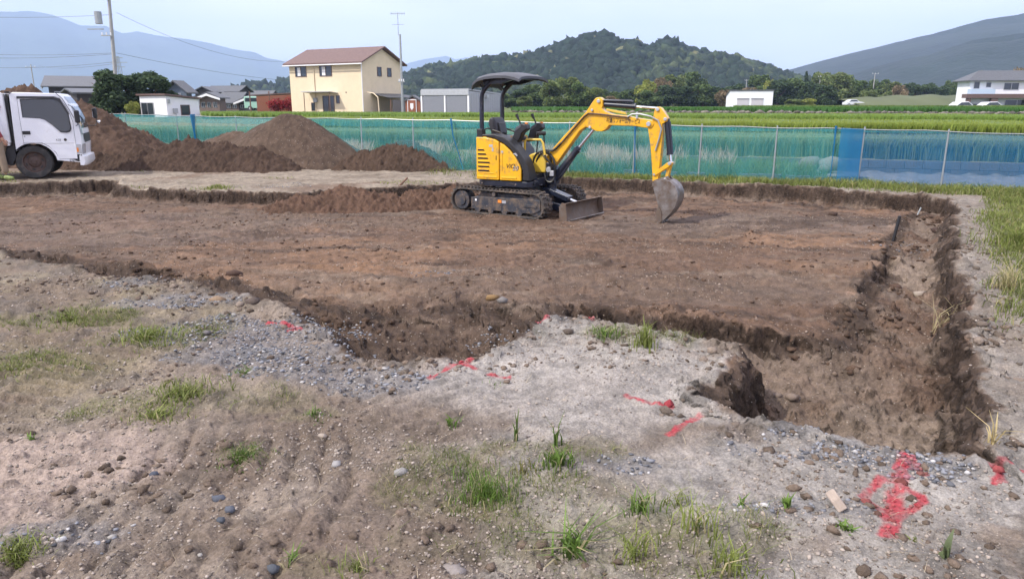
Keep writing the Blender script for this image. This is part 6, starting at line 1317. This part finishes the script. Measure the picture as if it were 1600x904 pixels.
single(1463, 366, .10, (.085, .055, .045), 'dark clod on the far floor of the right trench')
x, y = gp(1315, 800); bkp = MB().prism([(-.05, 0), (-.045, .05), (-.01, .085), (.02, .08), (.05, .03), (.05, 0)], -.02, .02).build('wood_chunk', mat('weathered_wood', (.36, .29, .24), .9, var=.3, stretch=(1, 1, .15), bump=.4), bevel=.006)
bkp.location = (x, y, gz(x, y)-.01); bkp.rotation_euler = (R(-40), R(20), R(70)); tag(bkp, 'weathered upright piece of wood left of the large red arrow mark', 'wood')
def stick(p, q, r, mt, label, name='stick', cat='stick'):
    A = Vector((*gp(*p[:2], p[2]), p[2])); B_ = Vector(q); o = MB().cyl((0, 0, -.08), B_, r, 10).build(name, mt, bevel=.002); o.location = A; return tag(o, label, cat)
stick((1396, 370, -.2), (.05, .0, .30), .022, M['black'], 'black plastic pipe sticking up by the right hand trench', 'plastic_pipe', 'pipe'); stick((1431, 336, -.2), (.07, .0, .13), .012, M['galv'], 'short pale grey peg at the far end of the right trench', 'marker_peg', 'peg')
stick((618, 290, .0), (.25, .05, .16), .02, M['wood'], 'brown broken branch on the reddish heap left of the excavator', 'branch', 'branch')
# ------------------------------------------------------------------ weeds
GG = C_(.115, .185, .035); YG = C_(.19, .225, .055)
def tuft(px, py, hgt, rad, n, label, colr=GG, lean=.5, wd=.005, name='grass_tuft', cat='grass tuft', grp=None, dry=.08):
    x, y = gp(px, py); n = int(n); a = rng.uniform(0, 6.28, n); rr = rad*np.minimum(1.25, .55*np.abs(rng.normal(size=n))); X = x+rr*np.cos(a); Y = y+rr*np.sin(a); Z = ground_z(X, Y)-gz(x, y)-.004
    h = hgt*rng.uniform(.35, 1.1, n)*(1-.45*np.minimum(1, rr/rad)); c = np.tile(colr, (n, 1))*rng.uniform(.65, 1.35, (n, 1)); d = rng.random(n) < dry; c[d] = C_(.42, .36, .2)
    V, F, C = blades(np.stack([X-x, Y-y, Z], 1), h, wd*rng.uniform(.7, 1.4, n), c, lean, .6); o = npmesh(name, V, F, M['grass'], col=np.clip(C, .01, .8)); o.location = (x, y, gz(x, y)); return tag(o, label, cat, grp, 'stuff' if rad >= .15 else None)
tuft(758, 782, .12, .17, 420, 'tall soft green grass clump in the middle foreground', lean=.35, wd=.004)
tuft(740, 750, .10, .20, 160, 'thin grass around the top of the tall soft clump', wd=.003); tuft(872, 735, .10, .12, 150, 'bright green grass clump right of the tall soft one', GG, .35, .007)
tuft(806, 690, .22, .02, 9, 'single upright broad bladed sprout at the centre', GG*.9, .25, .011, 'sprout', 'sprout'); tuft(870, 700, .20, .03, 10, 'second upright sprout above the bright green clump', GG*.8, .25, .010, 'sprout', 'sprout')
tuft(703, 662, .07, .06, 30, 'small weed left of the upright sprout', wd=.007); tuft(895, 862, .16, .07, 60, 'wide spreading spiky grass plant at the bottom centre', GG, 1.1, .010); tuft(1000, 800, .12, .10, 60, 'loose grass at the right of the spiky plant', wd=.006)
tuft(1008, 545, .22, .10, 130, 'upright bright grass clump on the bank of the narrow trench', YG, .25, .006); tuft(945, 530, .12, .14, 110, 'lower grass left of the upright clump by the narrow trench', GG, .5, .006); tuft(1085, 840, .20, .12, 60, 'tall thin stems near the bottom, left of the wood chunk', YG, .5, .006); tuft(1140, 895, .14, .2, 120, 'grass patch at the bottom edge right of centre', YG, .5, .006)
tuft(990, 875, .12, .15, 70, 'low grass between spiky plant and bottom edge', YG, .5, .006); tuft(820, 740, .10, .12, 60, 'sparse brownish grass between the two big clumps', C_(.2, .19, .06), .5, .004); tuft(1060, 790, .11, .1, 40, 'sparse weeds above the thin stems', YG, .6, .006)
tuft(1228, 800, .08, .04, 14, 'small two leaved weed left of the wood chunk', GG, .5, .012); tuft(1158, 797, .07, .04, 12, 'little weed further left of the wood chunk', GG, .5, .010); tuft(1320, 838, .05, .03, 22, 'small leafy weed at the foot of the wood chunk', GG, .9, .012); tuft(1430, 855, .04, .03, 10, 'tiny yellow green weed below the red arrow', YG, .6, .008); tuft(1475, 880, .12, .02, 6, 'broad dull leaf right of the red arrow', C_(.12, .15, .07), .2, .02)
tuft(380, 716, .05, .13, 260, 'flat green cushion weed left of centre', GG*.85, .9, .005, 'weed', 'weed'); tuft(30, 872, .07, .10, 200, 'yellow green weed at the left bottom corner', YG, .9, .005, 'weed', 'weed'); tuft(290, 622, .10, .30, 420, 'broad olive weed patch below the gravel on the left', YG*.85, .8, .006, 'weed', 'weed'); tuft(245, 655, .07, .14, 150, 'smaller weed below and left of the olive patch', YG, .8, .006, 'weed', 'weed')
tuft(235, 525, .10, .36, 420, 'yellow green weed patch above the gravel on the left', YG, .7, .007, 'weed', 'weed'); tuft(108, 496, .09, .34, 300, 'faint weed patch left of the yellow green one', YG*.9, .7, .006, 'weed', 'weed'); tuft(25, 578, .08, .35, 260, 'dull weeds at the left edge beside the tread marks', YG*.8, .8, .005, 'weed', 'weed'); tuft(490, 657, .05, .08, 70, 'little weed right of the tan stones, left of centre', GG, .8, .005, 'weed', 'weed')
tuft(380, 580, .05, .1, 60, 'tiny weed on the gravel edge', GG, .8, .006, 'weed', 'weed'); tuft(455, 880, .05, .04, 18, 'tiny weed at the bottom left of centre', GG, .8, .007, 'weed', 'weed'); tuft(560, 888, .06, .10, 80, 'sparse weed at the bottom edge left of centre', YG*.8, .8, .004, 'weed', 'weed'); tuft(775, 600, .03, .1, 20, 'few short blades below the red cross mark', GG, .8, .004, 'weed', 'weed')
tuft(52, 690, .04, .03, 18, 'single small weed in the tan soil, far left', GG, .7, .008, 'weed', 'weed'); tuft(1550, 700, .22, .03, 14, 'dry straw coloured stalks at the corner of the pit', C_(.5, .40, .2), .6, .008, 'dry_stalks', 'dry stalks', dry=.0)
tuft(1585, 385, .30, .5, 500, 'taller grass at the right edge of the plot', YG, .6, .009); tuft(1480, 465, .35, .12, 26, 'dry pale stalks bending over the right trench', C_(.42, .35, .2), 1.2, .008, 'dry_stalks', 'dry stalks', dry=0); tuft(1575, 455, .35, .15, 90, 'dry grass with long pale stems on the right bank', C_(.36, .31, .15), .6, .006, 'dry_stalks', 'dry stalks', dry=.3)
tuft(340, 294, .10, .42, 420, 'isolated green grass patch on the track behind the pad', YG, .5, .012)
# grass swards
def sward(name, label, n, xr, yr, mask, hr, wd, colr=GG, lean=.5):
    X = rng.uniform(*xr, n); Y = rng.uniform(*yr, n); do, di, t2 = region(X, Y); m = mask(X, Y, do) > rng.random(n); X, Y = X[m], Y[m]; n = len(X); c = np.tile(colr, (n, 1))*(1+.35*fbm(X*1.1, Y*1.1, 3, 801))[:, None]*rng.uniform(.65, 1.3, (n, 1))
    d = rng.random(n) < .09; c[d] = C_(.36, .31, .14)*rng.uniform(.7, 1.1, (d.sum(), 1)); h = rng.uniform(hr[0], hr[1], n)*(1+.5*fbm(X*2, Y*2, 2, 802))
    V, F, C = blades(np.stack([X, Y, ground_z(X, Y)-.01], 1), h, wd*rng.uniform(.7, 1.4, n)*(.4+Y/15), c, lean, .6); return tag(npmesh(name, V, F, M['grass'], col=np.clip(C, .01, .8)), label, 'grass', kind='stuff')
sward('verge_grass', 'green grass strip along the foot of the net fence', 90000, (-2.2, 12), (12.2, 18.6), lambda X, Y, do: (do < -.02)*(Y+FS*X < 17.9)*sstep(16.2, 17.0, Y+FS*X+.4*fbm(X*1.2, Y*1.2, 3, 810))*sstep(-1.8, .5, X+.8*fbm(X, Y, 2, 811)), (.05, .16), .010, YG*.9)
sward('bank_grass', 'green grass covering the bank right of the trench', 150000, (2.6, 12), (3.8, 13.5), lambda X, Y, do: (do < -.05)*sstep(.2, .8, X-.60*Y+.5*fbm(X*1.3, Y*1.3, 3, 812)-.25)*(.25+.75*sstep(-.25, .2, fbm(X*.9, Y*.9, 3, 813)))*sstep(4.4, 5.2, Y), (.03, .11), .009, YG*.85)
def gm(X, Y, do):
    m = np.zeros(X.shape)
    for i, g in enumerate(GREENS): m = np.maximum(m, blob(X, Y, g[0], g[1], g[2]*1.1, g[3]*1.1, 50+i, .9))
    return m*(do < 0)*sstep(-.2, .4, fbm(X*4, Y*4, 3, 820))
sward('low_weeds', 'low sparse weeds growing in patches on the near ground', 200000, (-4.5, 2.5), (2.05, 6.5), gm, (.012, .06), .0042, C_(.15, .18, .045), .9)
sward('track_grass', 'thin dry grass beside the track behind the pad', 24000, (-14, 2), (14.2, 18), lambda X, Y, do: (do < -.1)*sstep(.08, .4, fbm(X*.5, Y*1.3, 3, 815))*.6, (.02, .07), .011, C_(.22, .24, .07), .6)
# straw bits
n = 900; r = rng.uniform(2.1, 6, n); th = rng.uniform(-.6, .6, n); X, Y = r*np.sin(th), r*np.cos(th); do, di, t2 = region(X, Y); X, Y = X[do < 0], Y[do < 0]; n = len(X)
V, F, C = blades(np.stack([X, Y, ground_z(X, Y)+.006], 1), rng.uniform(.012, .03, n), np.full(n, .0025), np.tile(C_(.46, .38, .26), (n, 1))*rng.uniform(.6, 1.2, (n, 1)), 3.0, .3)
tag(npmesh('straw_bits', V, F, M['grass'], col=C), 'short bits of dry straw lying on the ground', 'straw', kind='stuff')
